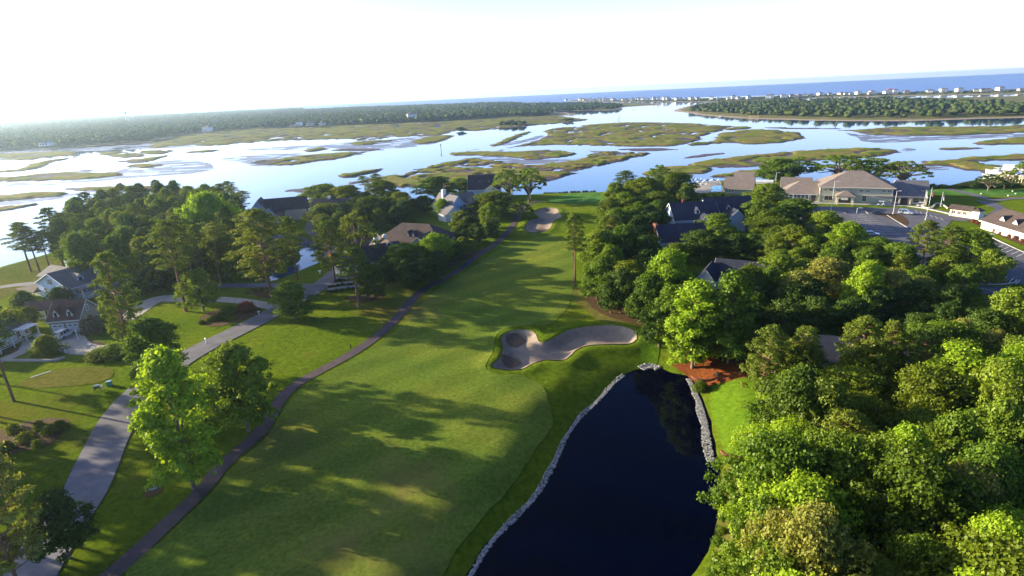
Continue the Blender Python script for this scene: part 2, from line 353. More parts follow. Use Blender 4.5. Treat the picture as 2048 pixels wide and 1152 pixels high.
M['cream'] = simple('cream_paint', (.72, .62, .48), (.64, .55, .42), 1.2, .6)
M['glass'] = simple('window_glass', (.03, .035, .045), (.02, .025, .03), 1, .08, spec=.8)
M['trim'] = simple('trim_board', (.62, .55, .46), (.55, .48, .4), 1, .6)
M['sage'] = siding('sage_siding', (.42, .43, .32)); M['blue'] = siding('blue_siding', (.42, .52, .68)); M['tansid'] = siding('tan_siding', (.35, .32, .24))
M['whitesid'] = siding('white_siding', (.72, .72, .70)); M['creamsid'] = siding('cream_siding', (.62, .54, .44)); M['graysid'] = siding('gray_siding', (.42, .44, .46))
M['roof_tan'] = roofm('tan_shingles', (.30, .24, .21), (.22, .18, .16)); M['roof_gray'] = roofm('gray_shingles', (.19, .18, .20), (.13, .125, .145))
M['roof_dark'] = roofm('dark_shingles', (.075, .065, .075), (.045, .04, .05)); M['roof_brown'] = roofm('brown_shingles', (.125, .09, .08), (.08, .06, .058))
M['roof_russet'] = roofm('russet_shingles', (.17, .085, .075), (.11, .055, .05)); M['roof_navy'] = roofm('navy_shingles', (.045, .05, .08), (.03, .034, .06)); M['roof_red'] = roofm('red_metal', (.45, .06, .06), (.35, .05, .05))
M['brick'] = simple('red_brick', (.22, .085, .06), (.14, .055, .04), 3, .9, .5, 12)
M['metal'] = simple('painted_pole', (.6, .6, .6), (.5, .5, .5), 2, .4, spec=.5)
M['tyre'] = simple('tyre_rubber', (.02, .02, .02), (.015, .015, .015), 5, .8)
M['chrome'] = simple('rim_metal', (.5, .5, .52), (.4, .4, .4), 5, .3, metal=.8)
def paint(n, c):
    m, nt, bs, _ = newmat(n); bs.inputs['Base Color'].default_value = rgba(c); bs.inputs['Roughness'].default_value = .3; bs.inputs['Coat Weight'].default_value = .6
    return m
M['car_white'] = paint('white_car_paint', (.75, .75, .75)); M['car_dark'] = paint('dark_car_paint', (.02, .045, .06)); M['car_silver'] = paint('silver_car_paint', (.38, .42, .47))
M['lamp_red'] = paint('tail_lamp', (.35, .01, .01)); M['green_paint'] = paint('green_plastic', (.03, .22, .18)); M['black'] = paint('black_plastic', (.015, .015, .015))
M['wood'] = simple('weathered_wood', (.34, .26, .18), (.24, .18, .13), 2, .85)
M['red_step'] = simple('red_stair', (.35, .04, .03), (.28, .03, .025), 2, .7)
M['flag_red'] = simple('red_cloth', (.5, .03, .04)); M['flag_blue'] = simple('blue_cloth', (.03, .05, .25)); M['flag_white'] = simple('white_cloth', (.75, .75, .75))
M['yellow'] = simple('yellow_wood', (.55, .36, .08), (.45, .28, .07)); M['pool'] = water('pool_water', (.02, .35, .55), .05, 1, .02, .2)
M['cover'] = simple('pale_canvas', (.62, .62, .66), (.5, .5, .55), .3, .6, 1, .6, bd=.3); M['purple'] = simple('slate_blue_paint', (.25, .27, .42))
# ---------------------------------------------------------------- terrain
POND_Z = -2.2
MAIN = smooth(np.vstack([P([(-700, 760), (-300, 640), (-100, 560), (0, 527), (50, 514), (100, 500), (200, 480), (330, 455), (430, 444), (480, 437), (530, 438), (600, 423),
    (640, 412), (700, 405), (760, 400), (850, 395), (900, 392), (960, 387), (1030, 386), (1100, 383.5), (1195, 380.5), (1280, 379), (1350, 378), (1385, 362), (1470, 357), (1560, 356), (1650, 360),
    (1700, 363), (1790, 369), (1850, 370), (1900, 366), (1950, 355), (2048, 348), (2300, 338), (2700, 320)]), [(900, -150), (-600, -150)]]), 12)
pond_px = [(925, 1185), (945, 1148), (985, 1085), (1040, 1030), (1080, 985), (1110, 930), (1135, 875), (1160, 838), (1200, 800), (1228, 768), (1255, 750), (1290, 738), (1310, 735), (1340, 748),
    (1378, 757), (1395, 790), (1410, 830), (1420, 880), (1430, 930), (1433, 980), (1430, 1020), (1420, 1060), (1398, 1110), (1370, 1152), (1330, 1210), (1230, 1260), (1000, 1260)]
POND = smooth(P(pond_px, POND_Z), 1.0, wob=.25)
pond2_px = [(515, 556), (540, 545), (575, 535), (600, 520), (598, 500), (606, 487), (628, 487), (640, 500), (648, 512), (640, 522), (610, 535), (570, 552), (540, 562), (520, 563)]
POND2 = smooth(P(pond2_px, POND_Z), 2)
bunk_px = [(985, 737), (1000, 720), (1006, 700), (1003, 680), (1012, 670), (1035, 663), (1060, 664), (1072, 672), (1077, 684), (1086, 688), (1105, 680), (1135, 664), (1170, 656), (1210, 653),
    (1245, 655), (1268, 664), (1273, 680), (1255, 688), (1215, 690), (1180, 692), (1155, 700), (1138, 715), (1125, 722), (1090, 722), (1065, 730), (1040, 742), (1010, 743)]
BUNK = smooth(P(bunk_px, -.2), .7, wob=.12)
bunk2_px = [(1070, 427), (1083, 418), (1100, 416), (1114, 419), (1118, 428), (1124, 436), (1108, 444), (1102, 456), (1090, 466), (1062, 468), (1050, 462), (1054, 450), (1062, 442), (1078, 438)]
BUNK2 = smooth(P(bunk2_px, -.2), 1.5, wob=.2)
def Hn(x, y):
    x = np.asarray(x, float); y = np.asarray(y, float)
    return .30 * np.sin(x / 19 + 1.3) * np.sin(y / 27 + .4) + .22 * np.sin(x / 9.5 + y / 31) * np.cos(y / 14) + .5 * (fbm(x / 26, y / 26, 3, 5) - .5)
def fair_w(x, y): return sstep(-60, -35, x) * (1 - sstep(38, 55, x))
def G(x, y):
    x = np.asarray(x, float); y = np.asarray(y, float); shp = x.shape; x = x.ravel(); y = y.ravel()
    z = Hn(x, y) * (.25 + .75 * fair_w(x, y))
    s = np.full(x.shape, 50.0)
    far = (y > 190) | (x < -150) | (y < -100) | (x > 500)
    if far.any(): s[far] = sdist(MAIN, x[far], y[far])
    z = z * sstep(0, 14, s) + (-2.4 + 2.4 * sstep(-7, 7, s))
    def loc(poly, pad):
        lo = poly.min(0) - pad; hi = poly.max(0) + pad
        return (x > lo[0]) & (x < hi[0]) & (y > lo[1]) & (y < hi[1])
    for pl in (POND, POND2):
        k = loc(pl, 10)
        if k.any():
            d = sdist(pl, x[k], y[k]); f = sstep(-9.5, 3.5, d); z[k] = z[k] * (1 - sstep(-7, -1, d)) - 2.9 * f
    for pl, dp in ((BUNK, 1.15), (BUNK2, .8)):
        k = loc(pl, 6)
        if k.any():
            d = sdist(pl, x[k], y[k]); z[k] += .38 * np.exp(-((d + 1.2) / 1.6) ** 2) - dp * sstep(-.3, 2.4, d) + .18 * sstep(0, 3, d) * (fbm(x[k] / 2.5, y[k] / 2.5, 3, 3) - .5)
    return z.reshape(shp)
def g1(x, y): return float(G(np.array([x]), np.array([y]))[0])
def lines(segs):
    out = []
    for a, b, st in segs: out += list(np.arange(a, b, st))
    return np.array(out + [segs[-1][1]])
gx = lines([(-620, -280, 7), (-280, -60, 2.5), (-60, -15, 1.5), (-15, 62, .8), (62, 280, 2.5), (280, 900, 8)])
gy = lines([(-150, 20, 8), (20, 34, 1.5), (34, 128, .8), (128, 330, 2.0), (330, 470, 5)])
X, Y = np.meshgrid(gx, gy); Z = G(X, Y)
def gridmesh(name, X, Y, Z, mat, keep=None):
    ny, nx = X.shape; idx = np.arange(nx * ny).reshape(ny, nx)
    F = np.stack([idx[:-1, :-1], idx[:-1, 1:], idx[1:, 1:], idx[1:, :-1]], -1).reshape(-1, 4)
    if keep is not None: F = F[keep(X, Y, Z)[F].any(1)] if False else F[(Z.ravel()[F] > keep).any(1)]
    used = np.unique(F); mp = np.zeros(nx * ny, np.int32); mp[used] = np.arange(len(used))
    V = np.stack([X.ravel(), Y.ravel(), Z.ravel()], -1)[used]
    return mobj(name, npmesh(name, V, mp[F], mat, True))
tag(gridmesh('ground', X, Y, Z, M['rough'], -2.35), kind='structure')
SHEETS = 0
def sheet(name, poly, mat, spacing=2.5, off=.05, step=None, wob=0, kind='structure', zf=None, closed_smooth=True, seed=1):
    global SHEETS
    SHEETS += 1; off += .004 * (SHEETS % 9)
    poly = smooth(poly, step or spacing, wob=wob, seed=seed) if closed_smooth else np.asarray(poly)
    lo, hi = poly.min(0), poly.max(0)
    ax, ay = np.meshgrid(np.arange(lo[0], hi[0], spacing), np.arange(lo[1], hi[1], spacing)); ax = ax.ravel(); ay = ay.ravel()
    ax = ax + RNG.uniform(-.1, .1, ax.shape) * spacing
    k = sdist(poly, ax, ay) > spacing * .35
    pts = [Vector(p) for p in poly] + [Vector((a, b)) for a, b in zip(ax[k], ay[k])]
    n = len(poly); r = delaunay_2d_cdt(pts, [(i, (i + 1) % n) for i in range(n)], [], 1, 1e-4)
    V = np.array([(v.x, v.y) for v in r[0]]); F = [tuple(f) for f in r[2]]; Fa = np.array([f for f in F if len(f) == 3])
    # face centres must lie inside
    cx = V[Fa].mean(1); Fa = Fa[sdist(poly, cx[:, 0], cx[:, 1]) > -1e-3]
    a = V[Fa]; cr = (a[:, 1, 0] - a[:, 0, 0]) * (a[:, 2, 1] - a[:, 0, 1]) - (a[:, 1, 1] - a[:, 0, 1]) * (a[:, 2, 0] - a[:, 0, 0])
    Fa[cr < 0] = Fa[cr < 0][:, ::-1]
    z = (zf or G)(V[:, 0], V[:, 1]) + off
    return tag(mobj(name, npmesh(name, np.c_[V, z], Fa, mat, True)), kind=kind)
def ribbon(name, pts, width, mat, off=.05, step=1.5, kind='structure', cross=4, height=0, parent=None, wob=0):
    global SHEETS
    SHEETS += 1; off += .004 * (SHEETS % 9)
    p = smooth(pts, step, closed=False); t = np.gradient(p, axis=0); t /= np.linalg.norm(t, axis=1)[:, None] + 1e-9
    nrm = np.c_[-t[:, 1], t[:, 0]]; w = np.asarray(width, float) if hasattr(width, '__len__') else np.full(len(p), width)
    if len(w) != len(p): w = np.interp(np.linspace(0, 1, len(p)), np.linspace(0, 1, len(w)), w)
    if wob: w = w * (1 + wob * (fbm(p[:, 0] / 3, p[:, 1] / 3, 2, 4) - .5))
    V = []
    for c in range(cross + 1):
        q = p + nrm * (w * (.5 - c / cross))[:, None]; V.append(np.c_[q, G(q[:, 0], q[:, 1]) + off + height])
    if height:
        a = V[0].copy(); a[:, 2] -= height + .2; b = V[-1].copy(); b[:, 2] -= height + .2; V = [a] + V + [b]
    m = len(V); V = np.stack(V, 1).reshape(-1, 3); n = len(p); idx = np.arange(n * m).reshape(n, m)
    F = np.stack([idx[:-1, :-1], idx[1:, :-1], idx[1:, 1:], idx[:-1, 1:]], -1).reshape(-1, 4)[:, ::-1]
    o = mobj(name, npmesh(name, V, F, mat, not height), parent)
    return tag(o, kind=kind) if parent is None else o
# water sheets
def plane(name, poly, z, mat):
    me = bpy.data.meshes.new(name); me.from_pydata([(a, b, z) for a, b in poly], [], [tuple(range(len(poly)))]); me.materials.append(mat)
    return tag(mobj(name, me), kind='structure')
plane('sea', [(-9800, 900), (9800, 900), (9800, 9800), (-9800, 9800)], WL - .15, M['sea'])
LAG = smooth(np.vstack([[(-2600, -300), (-330, -100), (-230, 120), (-170, 190), (-120, 245), (-90, 255), (0, 285), (60, 290), (110, 285), (185, 262), (260, 268), (500, 290), (1000, 250), (2400, 200)], P([(2700, 215), (2300, 180), (2048, 178), (1800, 186), (1500, 192), (1300, 198), (1150, 205), (1000, 213), (700, 226), (300, 246), (0, 262), (-400, 285)], WL)]), 60)
sh = plane('lagoon', [tuple(p) for p in LAG], WL, M['lagoon'])
if sh.data.polygons[0].normal.z < 0: sh.data.flip_normals()
plane('pond', [tuple(p) for p in POND.mean(0) + (POND - POND.mean(0)) * 1.06], POND_Z, M['pond'])
plane('pond', [tuple(p) for p in POND2.mean(0) + (POND2 - POND2.mean(0)) * 1.1], POND_Z, M['lagoon'])
for o in COL.objects:
    if o.name.startswith('pond') and o.data.polygons[0].normal.z < 0: o.data.flip_normals()

# marsh islands, mudflats: real low relief rising out of the lagoon
NM = 0
def island(pts, kind='m', top=1.25, name=None, zpx=WL + .3, mat=None, creeks=.5, edge=2.2):
    global NM
    NM += 1; poly = P(pts, zpx); d = np.hypot(*poly.mean(0)); sp = max(1.1, d / 330)
    wob = min(5.0, d / 140)
    poly = smooth(poly, sp * 2, wob=wob, seed=NM); lo, hi = poly.min(0) - sp * 3, poly.max(0) + sp * 3
    sy = sp * 1.6
    X, Y = np.meshgrid(np.arange(lo[0], hi[0], sp), np.arange(lo[1], hi[1], sy))
    D = sdist(poly, X, Y); e = edge * max(1, d / 450)
    if kind == 'f':
        n = fbm(X / 16, Y / 5, 5, NM + 30); Z = WL - .5 + .5 * sstep(-e, e, D) + .62 * (n - .42) * sstep(-1, e, D)
    elif kind == 'b':
        Z = WL - .6 + (top + .6) * sstep(-e * 2, e * 4, D) + .5 * (fbm(X / 40, Y / 40, 3, NM) - .5) * sstep(0, 20, D)
    else:
        n = fbm(X / (9 + d / 90), Y / (6 + d / 90), 5, NM + 60)
        cr = 1 - sstep(.02, .075, np.abs(fbm(X / 46, Y / 30, 4, NM + 90) - .5)) * 1.0     # creek lines
        Dn = D + (n - .5) * e * 5 - e * .3
        mud = sstep(-e, e * .4, Dn) * .75; gr = sstep(e * .55, e * 1.15, Dn) * (top - .28)
        low = sstep(.57, .64, n) * creeks * 1.3
        gr = gr * (1 - cr * min(1, creeks * 2)) * (1 - np.minimum(1, low * 1.2))
        Z = WL - .55 + mud + gr * (1 + .7 * (n - .5)) - .55 * cr * creeks - .2 * low
    o = gridmesh(name or {'f': 'mudflat', 'm': 'marsh', 'b': 'shore_land'}[kind], X, Y, Z, mat or M[{'f': 'flat', 'm': 'marsh', 'b': 'far'}[kind]], WL - .5)
    return tag(o, kind='structure'), poly
# far shore marsh and spits
island([(300, 296), (360, 291), (420, 291), (480, 287), (560, 281), (640, 279), (700, 279), (730, 283), (790, 274), (880, 270), (915, 262), (960, 261), (1010, 256), (1060, 252), (1120, 246), (1175, 240), (1150, 235), (1090, 230), (1000, 232), (830, 243), (700, 248), (600, 252), (500, 256), (400, 262), (340, 272), (300, 282)], creeks=.7)
island([(640, 292), (700, 283), (780, 277), (870, 270), (905, 271), (880, 284), (840, 292), (800, 296), (740, 298), (690, 298)], 'f')
island([(820, 283), (860, 273), (905, 271), (890, 280), (850, 287)], creeks=.3)
island([(908, 305), (950, 298), (985, 289), (1010, 276), (1045, 265), (1062, 262), (1050, 270), (1025, 281), (1000, 290), (960, 298)], creeks=.2)
island([(1000, 288), (1045, 279), (1080, 269), (1090, 273), (1060, 282), (1020, 290)], 'f')
island([(1088, 262), (1100, 258), (1150, 252), (1230, 246), (1300, 245), (1380, 247), (1450, 251), (1505, 255), (1440, 262), (1410, 272), (1385, 283), (1350, 291), (1290, 292), (1200, 290), (1100, 289), (1050, 294), (990, 303), (1040, 290), (1070, 281), (1090, 274), (1092, 268)])
island([(1428, 277), (1440, 266), (1480, 261), (1530, 259), (1580, 262), (1608, 269), (1600, 279), (1560, 284), (1500, 287), (1450, 285), (1420, 288), (1400, 289), (1375, 290), (1390, 284), (1420, 283)], creeks=.4)
island([(900, 306), (950, 303), (1020, 303), (1100, 300), (1140, 302), (1150, 308), (1110, 315), (1050, 318), (1020, 313), (960, 311), (910, 311)], creeks=.3)
island([(920, 318), (980, 312), (1030, 316), (1100, 318), (1160, 316), (1180, 306), (1170, 300), (1190, 300), (1230, 304), (1190, 320), (1130, 328), (1040, 328), (960, 324)], 'f')
island([(700, 366), (740, 358), (800, 347), (860, 331), (900, 322), (950, 318), (1000, 322), (1060, 330), (1100, 326), (1160, 318), (1180, 305), (1230, 302), (1300, 305), (1295, 309), (1240, 322), (1190, 335), (1150, 350), (1110, 358), (1090, 363), (1040, 366), (1000, 372), (940, 378), (860, 374), (760, 372)], edge=3)
island([(820, 345), (870, 331), (960, 316), (920, 326), (870, 338)], creeks=0)
island([(1370, 328), (1400, 322), (1450, 316), (1520, 308), (1600, 302), (1700, 296), (1780, 297), (1800, 303), (1760, 311), (1700, 316), (1600, 322), (1560, 330), (1500, 335), (1440, 335), (1400, 334), (1375, 333)], creeks=.35, edge=3)
island([(1280, 345), (1330, 334), (1390, 332), (1437, 335), (1420, 343), (1380, 349), (1330, 350), (1300, 352)], creeks=.2, edge=3)
island([(1455, 347), (1490, 340), (1540, 337), (1580, 341), (1560, 348), (1500, 352), (1430, 352)], creeks=.2)
island([(1668, 260), (1700, 259), (1800, 254), (1900, 254), (2048, 250), (2150, 249), (2250, 250), (2250, 262), (2150, 264), (2048, 265), (1900, 270), (1800, 270), (1740, 268), (1700, 263)], creeks=.3)
island([(1690, 264), (1740, 268), (1900, 270), (2048, 266), (2150, 266), (2048, 275), (1900, 279), (1800, 284), (1730, 284), (1710, 275)], 'f')
island([(1935, 286), (1980, 279), (2048, 275), (2150, 273), (2250, 272), (2250, 288), (2150, 288), (2048, 288), (1960, 287)], creeks=.2)
island([(1880, 296), (1930, 294), (1980, 295), (1940, 299), (1900, 300)], 'm', top=.6, creeks=0)
island([(1885, 324), (1930, 314), (2048, 308), (2150, 306), (2250, 306), (2250, 322), (2150, 320), (2048, 320), (1980, 321), (1920, 322)], creeks=.2, edge=2.5)
island([(1838, 324), (1890, 320), (1960, 323), (2010, 330), (2040, 338), (2020, 344), (1980, 345), (1930, 338), (1880, 332), (1850, 330)], creeks=.2, edge=4)
island([(1655, 332), (1800, 330), (1868, 336), (1840, 340), (1750, 341), (1680, 339)], 'm', top=.35, creeks=0)
island([(1800, 334), (1860, 331), (1905, 336), (1880, 340), (1830, 340)], 'f')
island([(1240, 298), (1300, 296), (1360, 298), (1310, 301), (1270, 302)], 'm', top=.3, creeks=0)
island([(1355, 316), (1400, 308), (1450, 305), (1410, 313), (1380, 316)], 'm', top=.3, creeks=0)
island([(1520, 255), (1560, 254), (1680, 257), (1600, 258)], 'm', top=.3, creeks=0)
island([(1795, 298), (1820, 295), (1835, 300), (1815, 304), (1800, 303)], 'f')
island([(672, 351), (710, 344), (760, 337), (762, 341), (720, 349), (690, 354)], creeks=0)
island([(570, 380), (600, 376), (640, 374), (640, 382), (600, 384)], 'm', top=.4, creeks=0)
# left side
island([(440, 318), (500, 310), (580, 306), (640, 307), (730, 303), (715, 310), (640, 322), (560, 332), (500, 332), (480, 325)], 'f')
island([(500, 326), (540, 319), (620, 309), (700, 304), (735, 303), (690, 315), (620, 325), (550, 332)], creeks=.5, edge=4)
island([(0, 354), (60, 349), (150, 343), (248, 346), (240, 352), (170, 357), (80, 361), (0, 362), (-100, 364), (-100, 356)], creeks=.3)
island([(190, 352), (240, 338), (330, 320), (400, 321), (432, 335), (390, 346), (300, 353), (220, 360), (100, 370), (0, 374), (0, 364), (100, 362)], 'f')
island([(-20, 343), (40, 338), (60, 328), (100, 320), (150, 314), (110, 324), (90, 333), (40, 343)], creeks=.2)
island([(-40, 312), (60, 305), (160, 303), (80, 317), (20, 320)], creeks=.5); island([(185, 306), (230, 302), (300, 310), (245, 315)], 'm', creeks=.5)
island([(240, 322), (300, 315), (340, 310), (310, 320), (260, 327)], creeks=.4); island([(365, 304), (450, 298), (482, 294), (420, 303), (380, 305)], creeks=.2)
island([(605, 300), (640, 295), (655, 298), (615, 303)], creeks=.2); island([(660, 300), (700, 296), (760, 297), (770, 300), (700, 302)], 'm', top=.5, creeks=.2)
island([(-100, 392), (0, 391), (60, 385), (140, 382), (135, 390), (60, 398), (0, 402), (-100, 408)], creeks=.3)
island([(0, 402), (90, 395), (150, 384), (200, 377), (240, 376), (190, 383), (120, 397), (60, 405), (0, 412), (-60, 414)], 'f')
island([(-100, 425), (0, 413), (60, 407), (90, 405), (50, 414), (0, 422), (-100, 440)], creeks=.2)
island([(120, 377), (180, 373), (260, 371), (320, 372), (300, 378), (160, 380)], creeks=.3)
island([(-60, 306), (60, 298), (200, 292), (330, 285), (420, 291), (330, 297), (200, 301), (60, 306), (-60, 314)], 'f')
island([(480, 300), (560, 293), (640, 290), (700, 293), (640, 297), (560, 300)], 'f')
island([(60, 306), (130, 303), (160, 308), (100, 312)], creeks=.6); island([(280, 302), (350, 300), (330, 306), (285, 308)], creeks=.6); island([(255, 331), (300, 327), (330, 329), (290, 334)], creeks=.2)
island([(150, 341), (180, 339), (200, 341), (175, 343)], 'm', top=.4, creeks=0); island([(700, 286), (760, 281), (800, 279), (780, 284), (720, 290)], creeks=.5)
# dry land beyond: left shore, wooded island, barrier island
island([(-600, 330), (-200, 312), (0, 301), (100, 297), (200, 291), (300, 284), (345, 275), (400, 267), (500, 260), (600, 256), (700, 252), (830, 247), (1000, 237), (1090, 233), (1140, 230), (1150, 227), (1110, 222), (1200, 221), (1240, 219), (1252, 214), (1328, 208), (1240, 205), (1190, 205), (1100, 208), (1000, 215), (800, 226), (500, 238), (200, 252), (0, 262), (-300, 280), (-600, 300)], 'b', top=1.6, mat=M['far'], edge=4)
_, WISL = island([(1350, 221), (1372, 213), (1400, 209), (1500, 205), (1600, 202), (1700, 199), (1800, 196), (1900, 195), (2048, 192), (2300, 190), (2300, 230), (2048, 235), (1900, 239), (1800, 241.5), (1700, 242), (1600, 240), (1500, 237), (1450, 234), (1400, 230), (1372, 225)], 'b', top=1.8, edge=4)
island([(1150, 203), (1300, 204), (1400, 204), (1500, 203), (1560, 201), (1650, 194.5), (1750, 193), (1850, 191), (2048, 187.5), (2300, 180), (2300, 168), (2048, 178), (1850, 183.5), (1650, 188.5), (1500, 194), (1400, 197), (1300, 199.5), (1150, 200)], 'b', top=2.2, edge=3)

# ---------------------------------------------------------------- golf course, roads, beds
FAIR = P([(1110, 470), (1060, 480), (1015, 490), (965, 520), (915, 555), (860, 590), (812, 638), (770, 678), (712, 718), (615, 772), (572, 815), (535, 868), (468, 932), (416, 992), (316, 1088), (255, 1150), (500, 1260), (750, 1240), (860, 1165), (925, 1060), (1020, 960), (1075, 880), (1105, 825), (1088, 775), (1045, 752), (1005, 752), (972, 742), (984, 712), (990, 680), (1008, 660), (1050, 652), (1095, 650), (1125, 628), (1140, 600), (1148, 560), (1145, 500), (1130, 480)])
sheet('fairway', FAIR, M['fairway'], 1.4, .05, wob=.45)
sheet('green', P([(1098, 396), (1150, 387), (1215, 386), (1250, 392), (1230, 402), (1170, 406), (1110, 404)]), M['green'], 2.5)
sheet('bunker', BUNK, M['sand'], .6, .13, closed_smooth=False)
sheet('bunker', BUNK2, M['sand'], 1.2, .06, closed_smooth=False)
for px in ([(1015, 678), (1035, 673), (1050, 678), (1048, 687), (1030, 693), (1015, 690)], [(1002, 722), (1015, 715), (1035, 717), (1040, 728), (1020, 735), (1004, 731)]):
    sheet('bunker_soil', P(px, -1), M['dirt'], .5, .2, wob=.3)
sheet('bunker_soil', P([(1070, 460), (1080, 456), (1092, 458), (1088, 463), (1076, 464)], -.6), M['dirt'], .8, .12, wob=.2)
road_px = [(-60, 1330), (30, 1200), (100, 1085), (168, 985), (205, 905), (250, 820), (310, 760), (390, 705), (470, 665), (560, 620), (620, 585), (665, 553), (700, 520), (722, 490), (735, 470), (700, 478), (640, 476), (600, 462)]
ROADP = P(road_px[:15]); ribbon('road', ROADP, [6.2] * 10 + [7.0], M['asphalt'], .08, wob=.06)
ribbon('road_patch', P([(-60, 1330), (30, 1200), (100, 1085), (168, 985), (205, 905), (212, 888)]), 6.1, M['asphalt_pale'], .12, wob=.04)
ribbon('road', P([(740, 480), (700, 492), (650, 490), (600, 478), (560, 470)]), 9, M['asphalt'], .09)
ribbon('path', P([(200, 1165), (232, 1140), (300, 1080), (400, 985), (450, 925), (520, 862), (560, 800), (600, 765), (700, 710), (760, 668), (800, 628), (840, 585), (900, 552), (950, 515), (1000, 482), (1025, 452), (1035, 430), (1052, 412), (1080, 399)]), 2.4, M['path'], .07, wob=.12)
ribbon('driveway', P([(250, 640), (310, 600), (370, 598), (440, 599), (500, 605), (560, 618)]), [5, 6, 4, 3.6, 3.6], M['concrete'], .06)
ribbon('driveway', P([(-120, 620), (-40, 585), (60, 568), (200, 575), (330, 575), (430, 572), (560, 571), (640, 574)]), 4, M['asphalt'], .06)
ribbon('driveway', P([(128, 668), (145, 690), (175, 700), (215, 698), (260, 702), (330, 712), (400, 706)]), [7, 6, 4.2, 3.6, 3.2], M['concrete'], .06)
ribbon('footpath', P([(-40, 735), (15, 716), (50, 700), (62, 680)]), 3, M['concrete'], .06)
sheet('driveway', P([(610, 462), (625, 430), (645, 428), (650, 470)]), M['asphalt'], 2.5, .1)
for a, b in (((680, 547), (706, 545)), ((674, 559), (716, 554)), ((662, 569), (726, 561)), ((655, 579), (728, 571))):
    ribbon('paved_terrace', P([a, b]), 2.2, M['concrete'], .1)
sheet('tawny_ground', P([(-60, 560), (10, 535), (60, 520), (110, 510), (130, 530), (100, 560), (20, 590), (-60, 620)]), M['tawny'], 3, .05, wob=1)
sheet('pine_straw_bed', P([(1340, 712), (1380, 704), (1480, 702), (1540, 715), (1520, 745), (1480, 757), (1405, 755), (1368, 744), (1378, 733)]), M['straw'], 1.5, .06, wob=.4)
sheet('garden_lawn', P([(1422, 775), (1432, 764), (1500, 758), (1530, 800), (1520, 885), (1468, 897), (1452, 880), (1435, 840), (1425, 805)]), M['lawn'], 1.2, .05, wob=.2)
sheet('garden_lawn', P([(1284, 655), (1316, 655), (1320, 690), (1308, 722), (1290, 724), (1282, 695)]), M['lawn'], 1.2, .05)
for px in ([(400, 636), (440, 618), (500, 614), (525, 624), (480, 642), (425, 654)], [(500, 578), (540, 574), (560, 585), (545, 598), (510, 592)], [(150, 690), (175, 680), (215, 688), (205, 697), (175, 700)],
           [(0, 690), (30, 690), (45, 698), (20, 708), (-20, 712)], [(-30, 880), (30, 850), (90, 838), (140, 842), (130, 862), (100, 890), (40, 905), (-30, 920)], [(690, 595), (730, 590), (770, 592), (740, 604), (700, 604)],
           [(290, 975), (325, 972), (328, 985), (300, 995), (286, 988)], [(1160, 570), (1200, 575), (1280, 600), (1330, 640), (1300, 650), (1240, 640), (1180, 610)], [(860, 560), (900, 535), (960, 505), (990, 490), (960, 500), (900, 520), (840, 545)]):
    sheet('mulch_bed', P(px), M['mulch'], 1.6, .05, wob=.4)
sheet('tawny_ground', P([(30, 770), (90, 745), (180, 735), (230, 745), (200, 765), (110, 775)]), M['worn'], 1.6, .04, wob=1)
sheet('tawny_ground', P([(1437, 930), (1500, 915), (1490, 1020), (1450, 1085), (1430, 1050)]), M['worn'], 1.2, .04, wob=.5)
sheet('tawny_ground', P([(1150, 575), (1200, 560), (1190, 600), (1260, 640), (1200, 640), (1150, 600)]), M['worn'], 1.8, .04, wob=.6)
sheet('puddle', P([(922, 533), (932, 524), (940, 526), (934, 533), (926, 537)]), M['lagoon'], 1, .12)
# parking, clubhouse forecourt
LOT = P([(1580, 412), (1640, 413), (1830, 418), (1885, 429), (1945, 436), (1975, 428), (1992, 418), (1950, 400), (1990, 404), (2030, 425), (1985, 434), (1935, 443), (1905, 441), (1893, 452), (1875, 500), (1860, 560), (1700, 540), (1640, 470), (1590, 432)])
sheet('parking_lot', LOT, M['asphalt_new'], 3, .06, closed_smooth=False)
LOT2 = P([(1963, 471), (2048, 503), (2250, 585), (2250, 655), (2045, 569), (1990, 560), (1870, 566), (1862, 520), (1885, 484), (1930, 470)])
sheet('parking_lot', LOT2, M['asphalt_new'], 3, .07, closed_smooth=False)
ribbon('road', P([(1790, 560), (1880, 574), (1960, 580), (2048, 588), (2250, 620)]), 6.5, M['asphalt_new'], .09)
ribbon('road', P([(1870, 372), (1940, 388), (1985, 400), (2030, 397), (2150, 395)]), 3.5, M['asphalt'], .07)
mk = []
def stripes(a0, a1, n, length, ang):
    A, B = np.array(at(*a0)), np.array(at(*a1)); d = np.array((math.cos(ang), math.sin(ang)))
    return [(A + (B - A) * i / (n - 1), A + (B - A) * i / (n - 1) + d * length) for i in range(n)]
ux = np.array((math.cos(R(-25.4)), math.sin(R(-25.4))))
segs = stripes((1695, 425), (1735, 470), 12, 5, R(-25)) + stripes((1728, 424), (1800, 470), 12, 5, R(-205)) + stripes((1970, 476), (2048, 508), 9, 5, R(-150)) + stripes((1830, 421), (1880, 436), 6, 5, R(-115)) + stripes((1950, 540), (2040, 560), 8, 5, R(-140))
mb = MB()
for a, b in segs:
    t = (b - a) / np.linalg.norm(b - a); n = np.array((-t[1], t[0])) * .11; za = g1(*a) + .14; zb = g1(*b) + .14
    mb.add([(a[0] + n[0], a[1] + n[1], za), (b[0] + n[0], b[1] + n[1], zb), (b[0] - n[0], b[1] - n[1], zb), (a[0] - n[0], a[1] - n[1], za)], [(0, 3, 2, 1)])
tag(mb.build('parking_lines', M['mark']), kind='structure')
ribbon('lane_marking', P([(1890, 571), (1935, 575), (1975, 580), (2000, 592)]), .18, M['mark'], .16)
ribbon('lane_marking', P([(1880, 566), (1960, 571), (2040, 578)]), .18, M['mark'], .16)
ribbon('pavement', P([(1560, 409), (1600, 408), (1640, 407), (1700, 408), (1760, 410.5), (1830, 414), (1880, 423), (1905, 429)]), 1.8, M['bed_line'], .0, height=.13)
